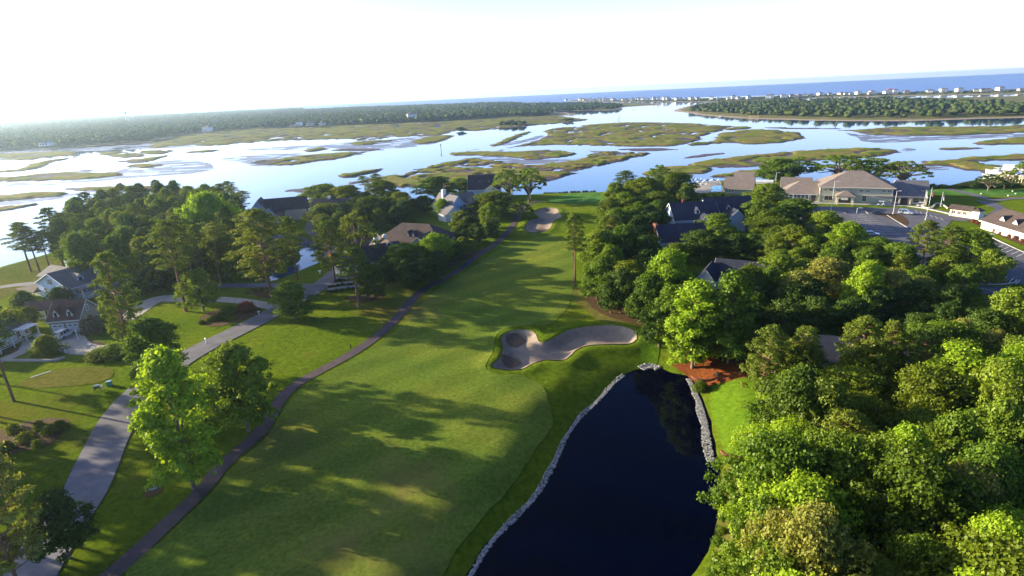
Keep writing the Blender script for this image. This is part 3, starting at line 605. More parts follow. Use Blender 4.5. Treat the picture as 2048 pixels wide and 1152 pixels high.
for p, w in (([(1629, 394), (1636, 405)], 2.6), ([(1771, 399), (1780, 410)], 3), ([(1817, 390), (1828, 400), (1840, 413)], 2.2)): ribbon('footpath', P(p), w, M['bed_line'], .08)
for px in ([(1768, 427), (1790, 441), (1815, 456)], [(1730, 423), (1737, 428)], [(1985, 476), (2048, 505), (2150, 545)], [(1955, 568), (2000, 569), (2030, 565), (2033, 560)], [(1655, 425), (1680, 424), (1692, 427)], [(1715, 472), (1740, 468), (1752, 470)]):
    ribbon('kerb', P(px), .35, M['bed_line'], .0, height=.15)
sheet('mulch_bed', P([(1733, 422), (1775, 427), (1805, 432), (1818, 448), (1806, 450), (1775, 436)]), M['mulch'], 1.5, .1)
sheet('mulch_bed', P([(1932, 440), (1960, 452), (2000, 472), (2048, 492), (2150, 530), (2150, 512), (2048, 478), (1990, 458), (1950, 440)]), M['mulch'], 1.5, .07)
sheet('mulch_bed', P([(1590, 398), (1640, 398), (1764, 402), (1820, 402), (1822, 406), (1764, 406.5), (1640, 403), (1590, 401.5)]), M['mulch'], 1.5, .06)
sheet('mulch_bed', P([(1955, 561), (2000, 562), (2028, 560), (2020, 566), (1960, 567)]), M['mulch'], 1.5, .1)
sheet('golf_tee', P([(1830, 384), (1900, 378), (2048, 380), (2200, 380), (2200, 390), (2048, 392), (1900, 390)]), M['green'], 3, .05)
sheet('tawny_ground', P([(1790, 372), (1850, 372), (1900, 370), (1950, 360), (2048, 352), (2200, 345), (2200, 362), (2048, 372), (1950, 375), (1860, 378), (1800, 377)]), M['tawny'], 3, .05, wob=1)
sheet('paved_terrace', P([(1378, 388), (1385, 366), (1440, 361), (1450, 384)]), M['concrete'], 2.5, .08, closed_smooth=False)
sheet('pool', P([(1422, 384), (1424, 373), (1442, 371), (1444, 383)]), M['pool'], 2.5, .14, closed_smooth=False)

# stones along the pond banks: thousands, nobody could count them
def rocks(name, line, n, w0, w1, rmin, rmax, zoff):
    p = smooth(line, .5, closed=False); seg = np.r_[0, np.cumsum(np.hypot(*np.diff(p, axis=0).T))]; s = RNG.uniform(0, seg[-1], n)
    px_ = np.interp(s, seg, p[:, 0]); py_ = np.interp(s, seg, p[:, 1]); e = .5; qx = np.interp(s + e, seg, p[:, 0]); qy = np.interp(s + e, seg, p[:, 1])
    tx, ty = qx - px_, qy - py_; l = np.hypot(tx, ty) + 1e-6; o = RNG.uniform(min(w0, w1), max(w0, w1), n) * (.6 + .8 * fbm(s / 4, s * 0, 2, 8))
    cx = px_ - ty / l * o; cy = py_ + tx / l * o; z = np.maximum(G(cx, cy), POND_Z - .05) + zoff
    base = np.array([(1, 0, 0), (-1, 0, 0), (0, 1, 0), (0, -1, 0), (0, 0, 1), (0, 0, -1), (.7, .7, .5), (-.7, .7, .4), (.7, -.7, .4), (-.7, -.7, .5)], float)
    bm = bmesh.new(); [bm.verts.new(v) for v in base]; r = bmesh.ops.convex_hull(bm, input=bm.verts[:]); bm.verts.index_update()
    F0 = np.array([[v.index for v in f.verts] for f in bm.faces if len(f.verts) == 3]); B = np.array([v.co[:] for v in bm.verts]); bm.free()
    rr = RNG.uniform(rmin, rmax, n) ** 1.0; V = B[None] * RNG.uniform(.65, 1.25, (n, len(B), 1)) * rr[:, None, None] * np.array([1, 1, .7])
    a = RNG.uniform(0, 6.28, n); c, s_ = np.cos(a)[:, None], np.sin(a)[:, None]; V = np.stack([V[..., 0] * c - V[..., 1] * s_, V[..., 0] * s_ + V[..., 1] * c, V[..., 2]], -1)
    V += np.stack([cx, cy, z], -1)[:, None]; F = F0[None] + (np.arange(n) * len(B))[:, None, None]
    o_ = mobj(name, npmesh(name, V.reshape(-1, 3), F.reshape(-1, 3), M['stone'])); return tag(o_, kind='stuff')
rocks('bank_stones', P([(928, 1180), (945, 1150), (985, 1086), (1040, 1030), (1080, 985), (1110, 930), (1135, 875), (1160, 838), (1200, 800), (1228, 768), (1250, 750)], POND_Z), 3600, -.1, .6, .05, .2, .0)
rocks('bank_stones', P([(1382, 757), (1398, 790), (1413, 830), (1424, 880), (1432, 925)], POND_Z), 3600, -.1, -1.25, .04, .16, .02)
rocks('bank_stones', P([(1284, 738), (1300, 733), (1316, 738)], POND_Z), 260, -.9, 1.2, .15, .35, .06)
# ---------------------------------------------------------------- vegetation
def cards(centres, radii, per, size, seed, up=.35, flat=1.0, size_z=1.0):
    """leaf-clump cards over the shells of many lobes"""
    r = np.random.default_rng(seed); C = np.repeat(np.asarray(centres, float), per, 0); Rr = np.repeat(np.asarray(radii, float), per)
    n = len(C); d = r.normal(size=(n, 3)); d /= np.linalg.norm(d, axis=1)[:, None]; d[:, 2] = np.where(d[:, 2] < -.35, -d[:, 2] * .6, d[:, 2])
    rad = Rr * (r.uniform(.3, 1.15, n) ** .6 + .7 * r.random(n) ** 6); pos = C + d * rad[:, None] * np.array([1, 1, flat])
    nr = d + r.normal(size=(n, 3)) * .55 + np.array([0, 0, up]); nr /= np.linalg.norm(nr, axis=1)[:, None]
    t = np.cross(nr, r.normal(size=(n, 3))); t /= np.linalg.norm(t, axis=1)[:, None] + 1e-9; b = np.cross(nr, t)
    s = size * r.uniform(.6, 1.3, n)[:, None]; w = s * size_z
    V = np.stack([pos - t * s - b * w * .5, pos + t * s * .2 - b * w, pos + t * s + b * w * .4, pos - t * s * .3 + b * w], 1).reshape(-1, 3)
    return V, np.arange(n * 4, dtype=np.int32).reshape(n, 4)
def trunk_mesh(name, pts, rad, limbs, mat):
    mb = MB(); mb.tube(pts, rad, 8)
    for p, r0, r1 in limbs: mb.tube(p, np.linspace(r0, r1, len(p)), 5)
    me = bpy.data.meshes.new(name); me.from_pydata(mb.v, [], mb.f); me.materials.append(mat)
    for q in me.polygons: q.use_smooth = True
    return me
PROTO = {}
def deciduous(seed, h=12, r=4.6, z0=2.2, nl=120, per=120, size=.17, lob=(.45, 1.2), shape=1.0):
    rd = random.Random(seed); cs, rs = [], []
    for i in range(nl):
        t = (i + rd.random()) / nl; z = z0 + (h - z0) * t; e = math.sin(math.pi * min(1, (t * .88 + .12)) ** (.75 * shape)) ** .6
        a = rd.random() * 6.283 if i % 2 else i * 2.4; q = r * e * (rd.uniform(.3, 1.0)) * (1 + .34 * math.sin(a * 2 + seed * 1.7) * math.sin(z * .7 + seed)); l = rd.uniform(*lob)
        cs.append((q * math.cos(a), q * math.sin(a), min(z, h - l * .8))); rs.append(l)
    for i in range(6): cs.append((rd.uniform(-1, 1) * r * .25, rd.uniform(-1, 1) * r * .25, h - rd.uniform(.9, 2.4))); rs.append(rd.uniform(.9, 1.4))
    V, F = cards(cs, rs, per, size, seed)
    lm = []
    for i in range(0, nl, 4):
        c = cs[i]; zb = max(z0 * .7, c[2] - 2.2); lm.append(([(0, 0, zb), (c[0] * .5, c[1] * .5, zb + (c[2] - zb) * .6), c], .11, .03))
    tr = ([(0, 0, -.6), (.05, .05, z0), (.1, -.05, h * .55), (0, 0, h * .85)], [.26, .2, .13, .04], lm)
    return V, F, tr
def pine(seed, h=22, r=4.0, z0=.48, nl=44, per=110, lean=.6, size=.2):
    rd = random.Random(seed); cs, rs, lm = [], [], []
    lx, ly = rd.uniform(-lean, lean), rd.uniform(-lean, lean); ax = lambda z: (lx * (z / h) ** 2, ly * (z / h) ** 2)
    for i in range(nl):
        t = (i + rd.random() * .8) / nl; z = h * (z0 + (1 - z0) * t) - .3; e = (1 - t) ** .45 * (.45 + .55 * min(1, t * 3.5)); a = i * 2.4 + rd.uniform(-.5, .5)
        q = r * e * rd.uniform(.45, 1.0); x0, y0 = ax(z); c = (x0 + q * math.cos(a), y0 + q * math.sin(a), z + q * .12); l = rd.uniform(.75, 1.25)
        cs.append(c); rs.append(l); lm.append(([(x0, y0, z - q * .25), (x0 + (c[0] - x0) * .6, y0 + (c[1] - y0) * .6, z - .1), (c[0], c[1], c[2] - .1)], .09, .03))
    V, F = cards(cs, rs, per, size, seed, up=.5, flat=.5, size_z=.7)
    zs = np.linspace(-.6, h * .97, 8); tr = ([(*ax(max(z, 0)), z) for z in zs], np.linspace(.3, .06, 8), lm); return V, F, tr
def liveoak(seed, h=12, r=9):
    rd = random.Random(seed); cs, rs, lm = [], [], []
    for i in range(64):
        a = i * 2.4; q = r * math.sqrt((i + .5) / 64) * rd.uniform(.85, 1.05); z = h - 1.2 - (q / r) ** 2 * h * .5 + rd.uniform(-1.4, .5); l = rd.uniform(.5, 1.25)
        cs.append((q * math.cos(a), q * math.sin(a), z)); rs.append(l)
        if i % 3 == 0: c = cs[-1]; lm.append(([(0, 0, 2.2), (c[0] * .35, c[1] * .35, h * .42), (c[0] * .75, c[1] * .75, c[2] - 1.2), (c[0], c[1], c[2] - .3)], .3, .06))
    V, F = cards(cs, rs, 140, .18, seed, up=.4, flat=.55)
    return V, F, ([(0, 0, -.6), (.2, 0, 1.5), (.1, .2, 3.2)], [.55, .42, .36], lm)
def shrub(seed, h=3, r=1.6, n=16, per=90, size=.13, cone=False):
    rd = random.Random(seed); cs, rs = [], []
    for i in range(n):
        t = (i + .5) / n; e = (1 - t) ** .7 if cone else math.sqrt(max(0, 1 - (t * 1.0) ** 2)); a = i * 2.4; q = r * e * rd.uniform(.35, .8); l = r * (.42 if not cone else .45 * (1.1 - .6 * t))
        cs.append((q * math.cos(a), q * math.sin(a), t * h * .85)); rs.append(l)
    V, F = cards(cs, rs, per, size, seed); return V, F, ([(0, 0, -.3), (0, 0, h * .5)], [.08, .04], [])
def proto(key, fn, h, r, bark, names):
    V, F, tr = fn; PROTO[key] = dict(crown=npmesh(names[1], V, F, None), trunk=trunk_mesh('trunk', *tr, bark), h=h, r=r, name=names[0], part=names[1])
for k in range(4):
    proto('D%d' % k, deciduous(10 + k), 12, 4.6, M['bark'], ('broadleaf_tree', 'crown'))
    proto('P%d' % k, pine(30 + k), 22, 4.0, M['bark_pine'], ('pine_tree', 'crown'))
for k in range(2):
    proto('N%d' % k, deciduous(60 + k, 16, 3.6, 2.0, 130, 120, .165, (.45, 1.05)), 16, 3.6, M['bark'], ('broadleaf_tree', 'crown'))
    proto('B%d' % k, pine(70 + k, 20, 7.0, .25, 105, 110, .5, .2), 20, 7.0, M['bark_pine'], ('pine_tree', 'crown'))
    proto('L%d' % k, liveoak(80 + k), 12, 9, M['bark'], ('live_oak', 'crown'))
    proto('T%d' % k, pine(90 + k, 20, 3.0, .72, 20, 90, 1.2, .2), 20, 3.0, M['bark_pine'], ('pine_tree', 'crown'))
    proto('S%d' % k, shrub(100 + k), 3, 1.6, M['bark'], ('shrub', 'foliage'))
for k in range(3): proto('G%d' % k, deciduous(55 + k * 7, 13, 8, 2.0, 300, 95, .17, (.5, 1.5), [1.0, .7, 1.3][k]), 13, 8, M['bark'], ('broadleaf_tree', 'crown'))
proto('C0', shrub(110, 7, 3.2, 34, 120, .2, True), 7, 3.2, M['bark'], ('evergreen_bush', 'foliage'))
proto('H0', shrub(111, 5, 3.4, 26, 120, .2), 5, 3.4, M['bark'], ('evergreen_bush', 'foliage'))
for k, v in PROTO.items(): v['crown'].materials.append(M['oak'])
NT = 0
def plant(kind, x, y, h, r, mat, label, group=None, z=None, cat='tree', rot=None, name=None):
    global NT
    NT += 1; p = PROTO[kind]; z = g1(x, y) if z is None else z
    root = thing(name or p['name'], label, cat, (x, y, z), random.random() * 6.28 if rot is None else rot, group)
    s = (r / p['r'], r / p['r'], h / p['h'])
    for nm, me in ((p['part'], p['crown']), ('trunk' if h > 2 else 'stem', p['trunk'])):
        o = bpy.data.objects.new(nm, me); link(o, root); o.scale = s
        if nm == p['part']: o.material_slots[0].link = 'OBJECT'; o.material_slots[0].material = M[mat]
    return root
def rad(wpx, x, y, z): return wpx * .5 * depth(x, y, z) / FPX
def T(kind, px, py, h, wpx, mat, label, **k):
    x, y = at(px, py, h); return plant(kind, x, y, h, rad(wpx, x, y, h * .7), mat, label, **k)
def hfor(bx, by, ty):
    x, y = at(bx, by); lo, hi = 0.3, 48
    for _ in range(30):
        m = (lo + hi) / 2
        if proj(x, y, m)[1] > ty: lo = m
        else: hi = m
    return x, y, lo
def Bt(kind, bx, by, ty, wpx, mat, label, **k):
    x, y, h = hfor(bx, by, ty); return plant(kind, x, y, h, rad(wpx, x, y, h * .7), mat, label, **k)
# --- trees that can be told apart
PL = 'pines on the left shore'
for i, (bx, by, ty, w, l) in enumerate([(62, 543, 445, 62, 'tall thin pine leftmost on the shore, its flat crown against the bright water'), (80, 545, 452, 56, 'tall pine standing just right of the leftmost shore pine'),
    (100, 538, 462, 50, 'third pine from the left along the sunlit marsh shore'), (128, 536, 415, 60, 'tall pine on the shore where the dark wood begins')]):
    Bt('P%d' % (i % 4), bx, by, ty, w, 'pine', l, group=PL)
for i, (px, py, h, w, l) in enumerate([(428, 358, 17, 34, 'leftmost of the spindly pines at the right tip of the shore wood'), (446, 352, 18, 36, 'tallest spindly pine at the tip of the shore wood, against the water'),
    (460, 360, 17, 32, 'spindly pine just right of the tallest one at the wood tip'), (476, 382, 15, 36, 'lowest spindly pine at the wood tip beside the grey gabled house')]):
    T('T%d' % (i % 2), px, py, h, w, 'pine', l, group='spindly pines at the wood tip')
T('T0', 727, 342, 14, 30, 'pine', 'thin bare pine left of two, standing up against the marsh behind the houses'); T('T1', 745, 338, 14, 26, 'pine', 'thin bare pine right of two, standing up against the marsh behind the houses')
Bt('G0', 432, 512, 388, 116, 'lime', 'big round yellow green tree glowing in the sun before the dark shore wood')
Bt('P0', 372, 622, 440, 98, 'pine', 'tall pine with reddish clumped crown and long bare leaning trunk by the pale driveway')
Bt('T1', 441, 566, 446, 56, 'pine', 'slim pine with a small round top left of the broad pine'); Bt('B0', 543, 592, 418, 165, 'pine', 'very broad pine with layered limbs in front of the left pond')
Bt('P2', 597, 567, 432, 62, 'pine', 'slender straight pine rising in front of the left pond water')
T('C0', 292, 527, 8, 95, 'dark', 'large dark rounded evergreen bush behind the pine beside the blue house', cat='bush')
T('H0', 480, 500, 5, 95, 'dark', 'dark dense bush on the near bank of the left pond', cat='bush'); T('H0', 560, 490, 4, 60, 'dark', 'dark overhanging bush at the left pond water edge', cat='bush')
Bt('D1', 408, 622, 540, 76, 'green_leaf', 'small sunlit tree with round crown in the mulch bed by the driveway')
Bt('B1', 270, 726, 505, 104, 'pine', 'ragged pine with ivy climbing its trunk right of the tan garage')
Bt('D2', 590, 640, 568, 86, 'green_leaf', 'small spreading dark green tree at the bend of the road')
Bt('D0', 325, 772, 640, 116, 'green_leaf', 'round olive green tree behind the tall lime tree'); Bt('N0', 388, 978, 700, 138, 'lime', 'tall narrow bright lime green tree between road and cart path')
Bt('N1', 345, 850, 708, 120, 'lime', 'bright lime green tree merging with the left side of the tall lime tree')
Bt('D3', 497, 862, 690, 140, 'green_leaf', 'full dark green tree beside the cart path right of the lime tree')
Bt('B0', 50, 1200, 868, 200, 'tan', 'near pale trunked tree at the bottom left corner of the picture'); Bt('D0', 140, 1115, 990, 118, 'dark', 'dark bushy tree in the shade at the bottom left')
Bt('P1', 28, 802, 575, 80, 'pine', 'tall dark pine at the left edge in front of the white porch house')
T('C0', 112, 572, 6, 72, 'dark', 'dark triangular evergreen in front of the blue gable wall', cat='bush'); T('C0', 38, 580, 5.5, 66, 'oak', 'dark evergreen left of the blue house porch', cat='bush')
Bt('D2', 65, 655, 615, 40, 'oak', 'small multi stemmed tree before the roof of the breezeway'); T('C0', 83, 668, 4.5, 64, 'oak', 'bushy dark evergreen left of the white car', cat='bush')
T('H0', 178, 634, 4, 44, 'magnolia', 'bush with pale blossoms at the corner of the tan garage', cat='bush')
T('H0', 5, 625, 6, 90, 'oak', 'dark leafy tree overhanging the white porch at the left edge')
T('H0', 225, 690, 2.6, 64, 'green_leaf', 'low spreading green shrub right of the curved concrete drive', cat='bush'); T('H0', 195, 700, 2.0, 60, 'oak', 'low dark shrub in front of the curved concrete drive', cat='bush')
T('S0', 490, 605, 2.2, 40, 'red', 'reddish shrub in the mulch bed by the road', cat='bush'); T('S1', 455, 612, 1.8, 40, 'green_leaf', 'low green shrub left of the reddish shrub', cat='bush')
for i, (px, py, w) in enumerate([(96, 850, 34), (75, 843, 26), (45, 866, 34), (22, 848, 30), (118, 842, 28), (10, 884, 30), (70, 880, 20)]):
    T('S%d' % (i % 2), px, py, 1.6, w, 'oak', ['rounded shrub at the right end of the shaded corner bed', 'dark rounded shrub at the back of the corner bed', 'rounded shrub in the middle of the corner bed', 'dark shrub at the back left of the corner bed', 'spreading shrub at the far right tip of the corner bed', 'rounded shrub at the left edge of the picture in the corner bed', 'smallest shrub at the near side of the corner bed'][i], group='rounded shrubs in the corner bed', cat='bush')
for i, (px, py, h, w, k, m, l) in enumerate([(640, 362, 12, 100, 'D0', 'green_leaf', 'large green tree right of the lawn gap by the water'), (690, 372, 11, 90, 'D1', 'oak', 'dark green tree with a roof behind it among the shore trees'),
    (760, 362, 11, 80, 'D2', 'oak', 'dark green tree before the marsh left of the paired oaks'), (735, 395, 10, 96, 'D3', 'oak', 'grey green tree in the middle of the shore trees'), (650, 408, 9, 90, 'D2', 'oak', 'dark tree overhanging the shaded drive'),
    (800, 385, 10, 70, 'D1', 'oak', 'dark tree behind the roof of the brown house'), (868, 354, 11, 92, 'D0', 'green_leaf', 'broad sunlit oak left of the dark waterside roof'), (918, 348, 9, 66, 'D3', 'green_leaf', 'green tree hiding the left side of the waterside house'),
    (845, 392, 8, 50, 'D1', 'dark', 'small dark tree left of the white gabled house'), (882, 398, 8.5, 40, 'N0', 'lime', 'pale green narrow tree in front of the white gabled house'), (985, 385, 10, 110, 'D2', 'oak', 'wide olive tree right of the white gabled house'),
    (922, 424, 8, 62, 'D3', 'pine', 'sunlit yellowish tree by the cart path bushes'), (868, 470, 9.5, 90, 'D0', 'lime', 'bright lime tree at the right of the brown house chimney'), (805, 492, 8, 110, 'D2', 'green_leaf', 'dark tree speckled with pale flowers beside the cart path'),
    (850, 520, 7, 80, 'D1', 'dark', 'shaded tree under the lime tree by the cart path'), (945, 440, 5, 50, 'D1', 'dark', 'dark low tree in the hedge along the far cart path')]):
    T(k, px, py, h, w, m, l)
Bt('L0', 1018, 402, 333, 74, 'green_leaf', 'left one of the two paired oaks by the water near the green'); Bt('L1', 1058, 403, 330, 78, 'green_leaf', 'right one of the two paired oaks by the water near the green')
Bt('D1', 983, 473, 408, 44, 'green_leaf', 'small round tree with bare stem beside the cart path'); Bt('L0', 1040, 440, 400, 60, 'dark', 'low spreading tree at the cart path near the far bunker')
Bt('L1', 722, 540, 415, 92, 'pine', 'umbrella shaped pine with forked stem left of the brown house'); Bt('B1', 670, 560, 442, 96, 'pine', 'dense layered pine beside the road left of the umbrella pine')
Bt('P3', 718, 617, 492, 76, 'pine', 'pine with a straight grey trunk on the lawn left of the cart path'); Bt('N1', 738, 598, 520, 46, 'dark', 'dark columnar tree just right of the grey pine trunk'); Bt('N0', 757, 600, 530, 40, 'dark', 'dark columnar tree second right of the grey pine trunk')
Bt('P3', 1150, 569, 424, 54, 'pine', 'lone pine with long bare dark trunk at the right edge of the fairway')
GR = 'trees of the wood right of the fairway'
for i, (px, py, h, w, k, m, l) in enumerate([(1253, 342, 13, 56, 'P1', 'pine', 'reddish pine top at the back of the fairway wood'), (1320, 326, 14, 62, 'L0', 'green_leaf', 'tallest sunlit oak top above the fairway wood, against the water'), (1355, 346, 12, 84, 'D0', 'oak', 'round green tree at the back right of the fairway wood'),
    (1232, 366, 12, 60, 'D1', 'green_leaf', 'green tree at the back left of the fairway wood beside the green'), (1290, 356, 12, 84, 'D2', 'oak', 'dark tree below the tallest oak of the fairway wood'), (1250, 386, 11, 80, 'D3', 'green_leaf', 'green tree in the upper middle of the fairway wood'), (1315, 384, 11, 84, 'D1', 'oak', 'dark tree in the upper right of the fairway wood'),
    (1218, 396, 11, 72, 'B0', 'pine', 'brownish pine at the left side of the fairway wood'), (1270, 412, 10, 80, 'D0', 'green_leaf', 'light green topped tree in the heart of the fairway wood'), (1222, 430, 11, 76, 'B1', 'pine', 'brownish pine left of the heart of the fairway wood'), (1310, 424, 9, 70, 'D3', 'dark', 'shaded tree beside the navy roof'),
    (1198, 462, 12, 84, 'D0', 'green_leaf', 'sunlit oak leaning toward the fairway behind the lone pine'), (1250, 452, 12, 86, 'D1', 'green_leaf', 'sunlit oak right of the one behind the lone pine'), (1300, 470, 9, 70, 'D2', 'oak', 'dark tree just left of the low navy roof'),
    (1205, 510, 12, 88, 'D3', 'green_leaf', 'leafy tree low on the fairway side of the wood'), (1255, 520, 12, 90, 'D2', 'oak', 'dark green tree second in from the fairway above the big bunker'), (1222, 560, 8, 60, 'D1', 'dark', 'shaded tree at the wood edge above the big bunker'),
    (1338, 500, 15, 104, 'D0', 'lime', 'large bright lime tree rising from the middle of the wood'), (1300, 545, 12, 80, 'D2', 'green_leaf', 'green tree left of the two trunks in the orange straw bed'), (1500, 534, 11, 90, 'D0', 'oak', 'dark tree in front of the shaded blue roof'),
    (1545, 536, 10, 60, 'D3', 'green_leaf', 'dark green round tree right of the shaded blue roof')]):
    T(k, px, py, h, w, m, l, group=GR)
Bt('N0', 1385, 722, 548, 116, 'lime', 'bright green tree whose sunlit trunk stands left in the orange straw bed'); Bt('N1', 1455, 726, 545, 100, 'green_leaf', 'tall green tree whose trunk stands right in the orange straw bed')
Bt('N1', 1340, 690, 570, 90, 'green_leaf', 'green tree at the pond end, left of the orange straw bed'); T('H0', 1404, 742, 1.8, 34, 'oak', 'rounded shrub in the brick edged ring at the top of the stony bank', cat='bush')
T('S0', 1465, 888, 1.4, 26, 'green_leaf', 'yellow green shrub inside the lower brick edged ring', cat='bush')
for i, (px, py, h, w, k, m, l) in enumerate([(1590, 312, 13, 118, 'L0', 'green_leaf', 'broad green tree behind the clubhouse left wing'), (1560, 318, 12, 90, 'D1', 'green_leaf', 'dense sunlit tree left behind the clubhouse'), (1690, 306, 15, 130, 'L1', 'green_leaf', 'spreading live oak behind the left of the clubhouse roof'),
    (1748, 303, 15, 125, 'L0', 'green_leaf', 'spreading live oak behind the ridge of the clubhouse roof'), (1812, 316, 13, 105, 'L1', 'pine', 'spreading live oak behind the right end of the clubhouse')]): T(k, px, py, h, w, m, l)
Bt('L0', 1976, 382, 345, 58, 'dark', 'gnarled dark live oak on the marsh edge left of the marina'); Bt('L1', 2008, 378, 340, 44, 'oak', 'leaning live oak in front of the white marina dock'); Bt('L0', 2052, 372, 312, 62, 'green_leaf', 'green tree cut by the right edge of the picture above the marina')
Bt('L1', 1478, 412, 388, 34, 'oak', 'flat topped small tree before the pool house'); Bt('L0', 1455, 405, 387, 26, 'oak', 'small umbrella tree beside the pool terrace')
for i, (px, py, h, w, k, m, l) in enumerate([(1862, 442, 12, 84, 'B0', 'pine', 'left pine of the pair in front of the parking lot'), (1862 + 44, 452, 12, 84, 'B1', 'pine', 'right pine of the pair in front of the parking lot'), (1955, 462, 11, 90, 'D0', 'green_leaf', 'green tree right of the pine pair by the parking lot'),
    (1990, 500, 9, 70, 'D1', 'green_leaf', 'sunlit leafy tree at the corner of the right hand parking rows'), (1655, 424, 10, 84, 'D2', 'green_leaf', 'sunlit tree in front of the parking lot left corner'), (1700, 446, 10, 84, 'D0', 'lime', 'light green tree at the near edge of the parking lot'),
    (1762, 476, 9, 76, 'D1', 'green_leaf', 'green tree on the near edge of the parking lot between light green ones'), (1800, 488, 9, 84, 'D2', 'green_leaf', 'green tree left under the pine pair'), (1680, 482, 9, 84, 'D3', 'green_leaf', 'green tree left below the parking lot'),
    (1600, 400, 10, 96, 'D2', 'green_leaf', 'tall green tree below the left wing of the clubhouse'), (1540, 368, 10, 80, 'D3', 'green_leaf', 'round green tree right of the pool house'), (1545, 420, 10, 96, 'D1', 'oak', 'dark tree below the pool house'), (1590, 455, 10, 96, 'D0', 'oak', 'dark tree in the shade right of the navy roofed house'),
    (1435, 428, 11, 84, 'D1', 'green_leaf', 'sunlit topped tree in front of the navy roofed house'), (1402, 462, 9, 96, 'D3', 'dark', 'dark round tree below the navy roofed house'), (1470, 470, 8, 84, 'D0', 'dark', 'dark tree beside the shaded drive'), (1352, 488, 9, 70, 'D2', 'oak', 'green tree right in front of the low navy roof'), (1562, 512, 10, 96, 'D1', 'green_leaf', 'green tree covering the right end of the shaded blue roof'), (1520, 400, 11, 84, 'D3', 'green_leaf', 'sunlit tree between the pool house and the navy roof')]): T(k, px, py, h, w, m, l)
for i, (px, py, h, w, k, m, l) in enumerate([(1655, 518, 11, 110, 'D1', 'tan', 'pale olive flowering tree at the back of the dark hollow'), (1600, 545, 10, 90, 'D2', 'tan', 'pale olive flowering tree at the left of the dark hollow'), (1790, 540, 11, 100, 'D3', 'tan', 'pale olive flowering tree right of the lime tree by the hollow'), (1845, 556, 9, 70, 'D0', 'tan', 'last pale olive tree above the shaded road'),
    (1742, 526, 13, 84, 'D0', 'lime', 'bright lime tree between two pale olive flowering trees'), (1545, 652, 14, 118, 'B0', 'pine', 'full yellow green pine at the left front of the right hand wood'), (1618, 655, 13, 96, 'B1', 'pine', 'pine second from the left in the right hand wood'), (1738, 636, 15, 136, 'B0', 'pine', 'broad pine with red branches in the middle of the right hand wood'),
    (1792, 642, 13, 76, 'B1', 'pine', 'narrow pine top right behind the broad red branched pine'), (1880, 652, 11, 96, 'D2', 'green_leaf', 'green tree behind the vivid lime tree of the right wood'), (1930, 640, 11, 80, 'D1', 'tan', 'pale flowering tree at the back of the right hand wood'), (1995, 662, 10, 80, 'D3', 'tan', 'pale flowering tree by the right edge of the right hand wood'),
    (1930, 688, 13, 120, 'N0', 'lime', 'vivid lime green tree in the upper right wood'), (2000, 720, 12, 100, 'D0', 'lime', 'vivid lime tree next to the right edge'), (2032, 578, 13, 96, 'D2', 'green_leaf', 'big green tree at the right edge beside the shaded road'), (1820, 855, 13, 104, 'N1', 'lime', 'bright lime tree with visible trunk in the centre of the right wood'),
    (1920, 830, 13, 110, 'D3', 'green_leaf', 'yellow green tree right of the lime tree with visible trunk'), (2015, 800, 13, 100, 'D1', 'green_leaf', 'green tree tall at the right edge of the wood'), (1628, 1035, 13, 230, 'G0', 'tan', 'nearest pale flowering tree at the bottom of the right wood'), (1535, 1000, 11, 110, 'D1', 'green_leaf', 'green tree left behind the nearest pale flowering tree'),
    (1960, 940, 12, 170, 'G0', 'tan', 'hazy pale tree near the right edge of the wood'), (2015, 1050, 13, 170, 'G0', 'lime', 'bright green tree in the bottom right corner'), (1840, 1085, 10, 150, 'G0', 'green_leaf', 'green tree at the very bottom right of centre'), (1655, 760, 13, 120, 'D2', 'pine', 'olive tree behind the stony bank lawn')]): T(k, px, py, h, w, m, l)
# --- filled woods: trees nothing tells apart
TAKEN = []
def houses_clear(x, y, r):
    return any((x - a) ** 2 + (y - b) ** 2 < (c + r) ** 2 for a, b, c in CLEAR)
def fill(poly_px, zc, sp, hs, kinds, label, group, rr=(3.2, 4.6), seed=1, inset=0):
    rd = random.Random(seed); poly = P(poly_px, zc); lo, hi = poly.min(0), poly.max(0); got = []
    for _ in range(6000):
        x, y = rd.uniform(lo[0], hi[0]), rd.uniform(lo[1], hi[1])
        if any((x - a) ** 2 + (y - b) ** 2 < sp * sp for a, b in got): continue
        if float(sdist(poly, np.array([x]), np.array([y]))[0]) < inset: continue
        r = rd.uniform(*rr)
        if houses_clear(x, y, r * .7): continue
        got.append((x, y)); k, m = rd.choice(kinds)
        l, c = label[m] if isinstance(label, dict) else (label, 'tree')
        plant(k, x, y, rd.uniform(*hs), r, m, l, group=group + ', ' + m.replace('_leaf', '') , z=max(g1(x, y), 0) - .1)
    return got
CLEAR = [(*at(a, b), c) for a, b, c in ((1410, 440, 13), (1365, 470, 9), (1455, 560, 9), (1440, 520, 5), (1690, 735, 9), (1480, 380, 10), (1480, 500, 6), (60, 560, 12), (545, 430, 14), (790, 470, 12), (925, 415, 10))]
dd = ['D0', 'D1', 'D2', 'D3']
fill([(1520, 690), (1600, 668), (1800, 655), (2048, 650), (2400, 640), (2900, 1400), (1560, 1400), (1478, 1180), (1475, 1040), (1500, 930), (1530, 820), (1510, 740)], 9, 6.6, (8.5, 14.5),
     [(d, m) for d in ('G0', 'G1', 'G2') for m in ('oak', 'green_leaf', 'green_leaf')] + [('B0', 'pine'), ('B1', 'pine'), ('G1', 'pine'), ('G2', 'lime'), ('G0', 'lime')],
     {'oak': ('dark green tree in the dense wood right of the pond', 'tree'), 'green_leaf': ('mid green tree in the dense wood right of the pond', 'tree'), 'pine': ('olive tree in the dense wood right of the pond', 'tree'), 'lime': ('light green tree in the dense wood right of the pond', 'tree')}, 'wood right of the pond', (4.6, 7.2), seed=3, inset=3.0)
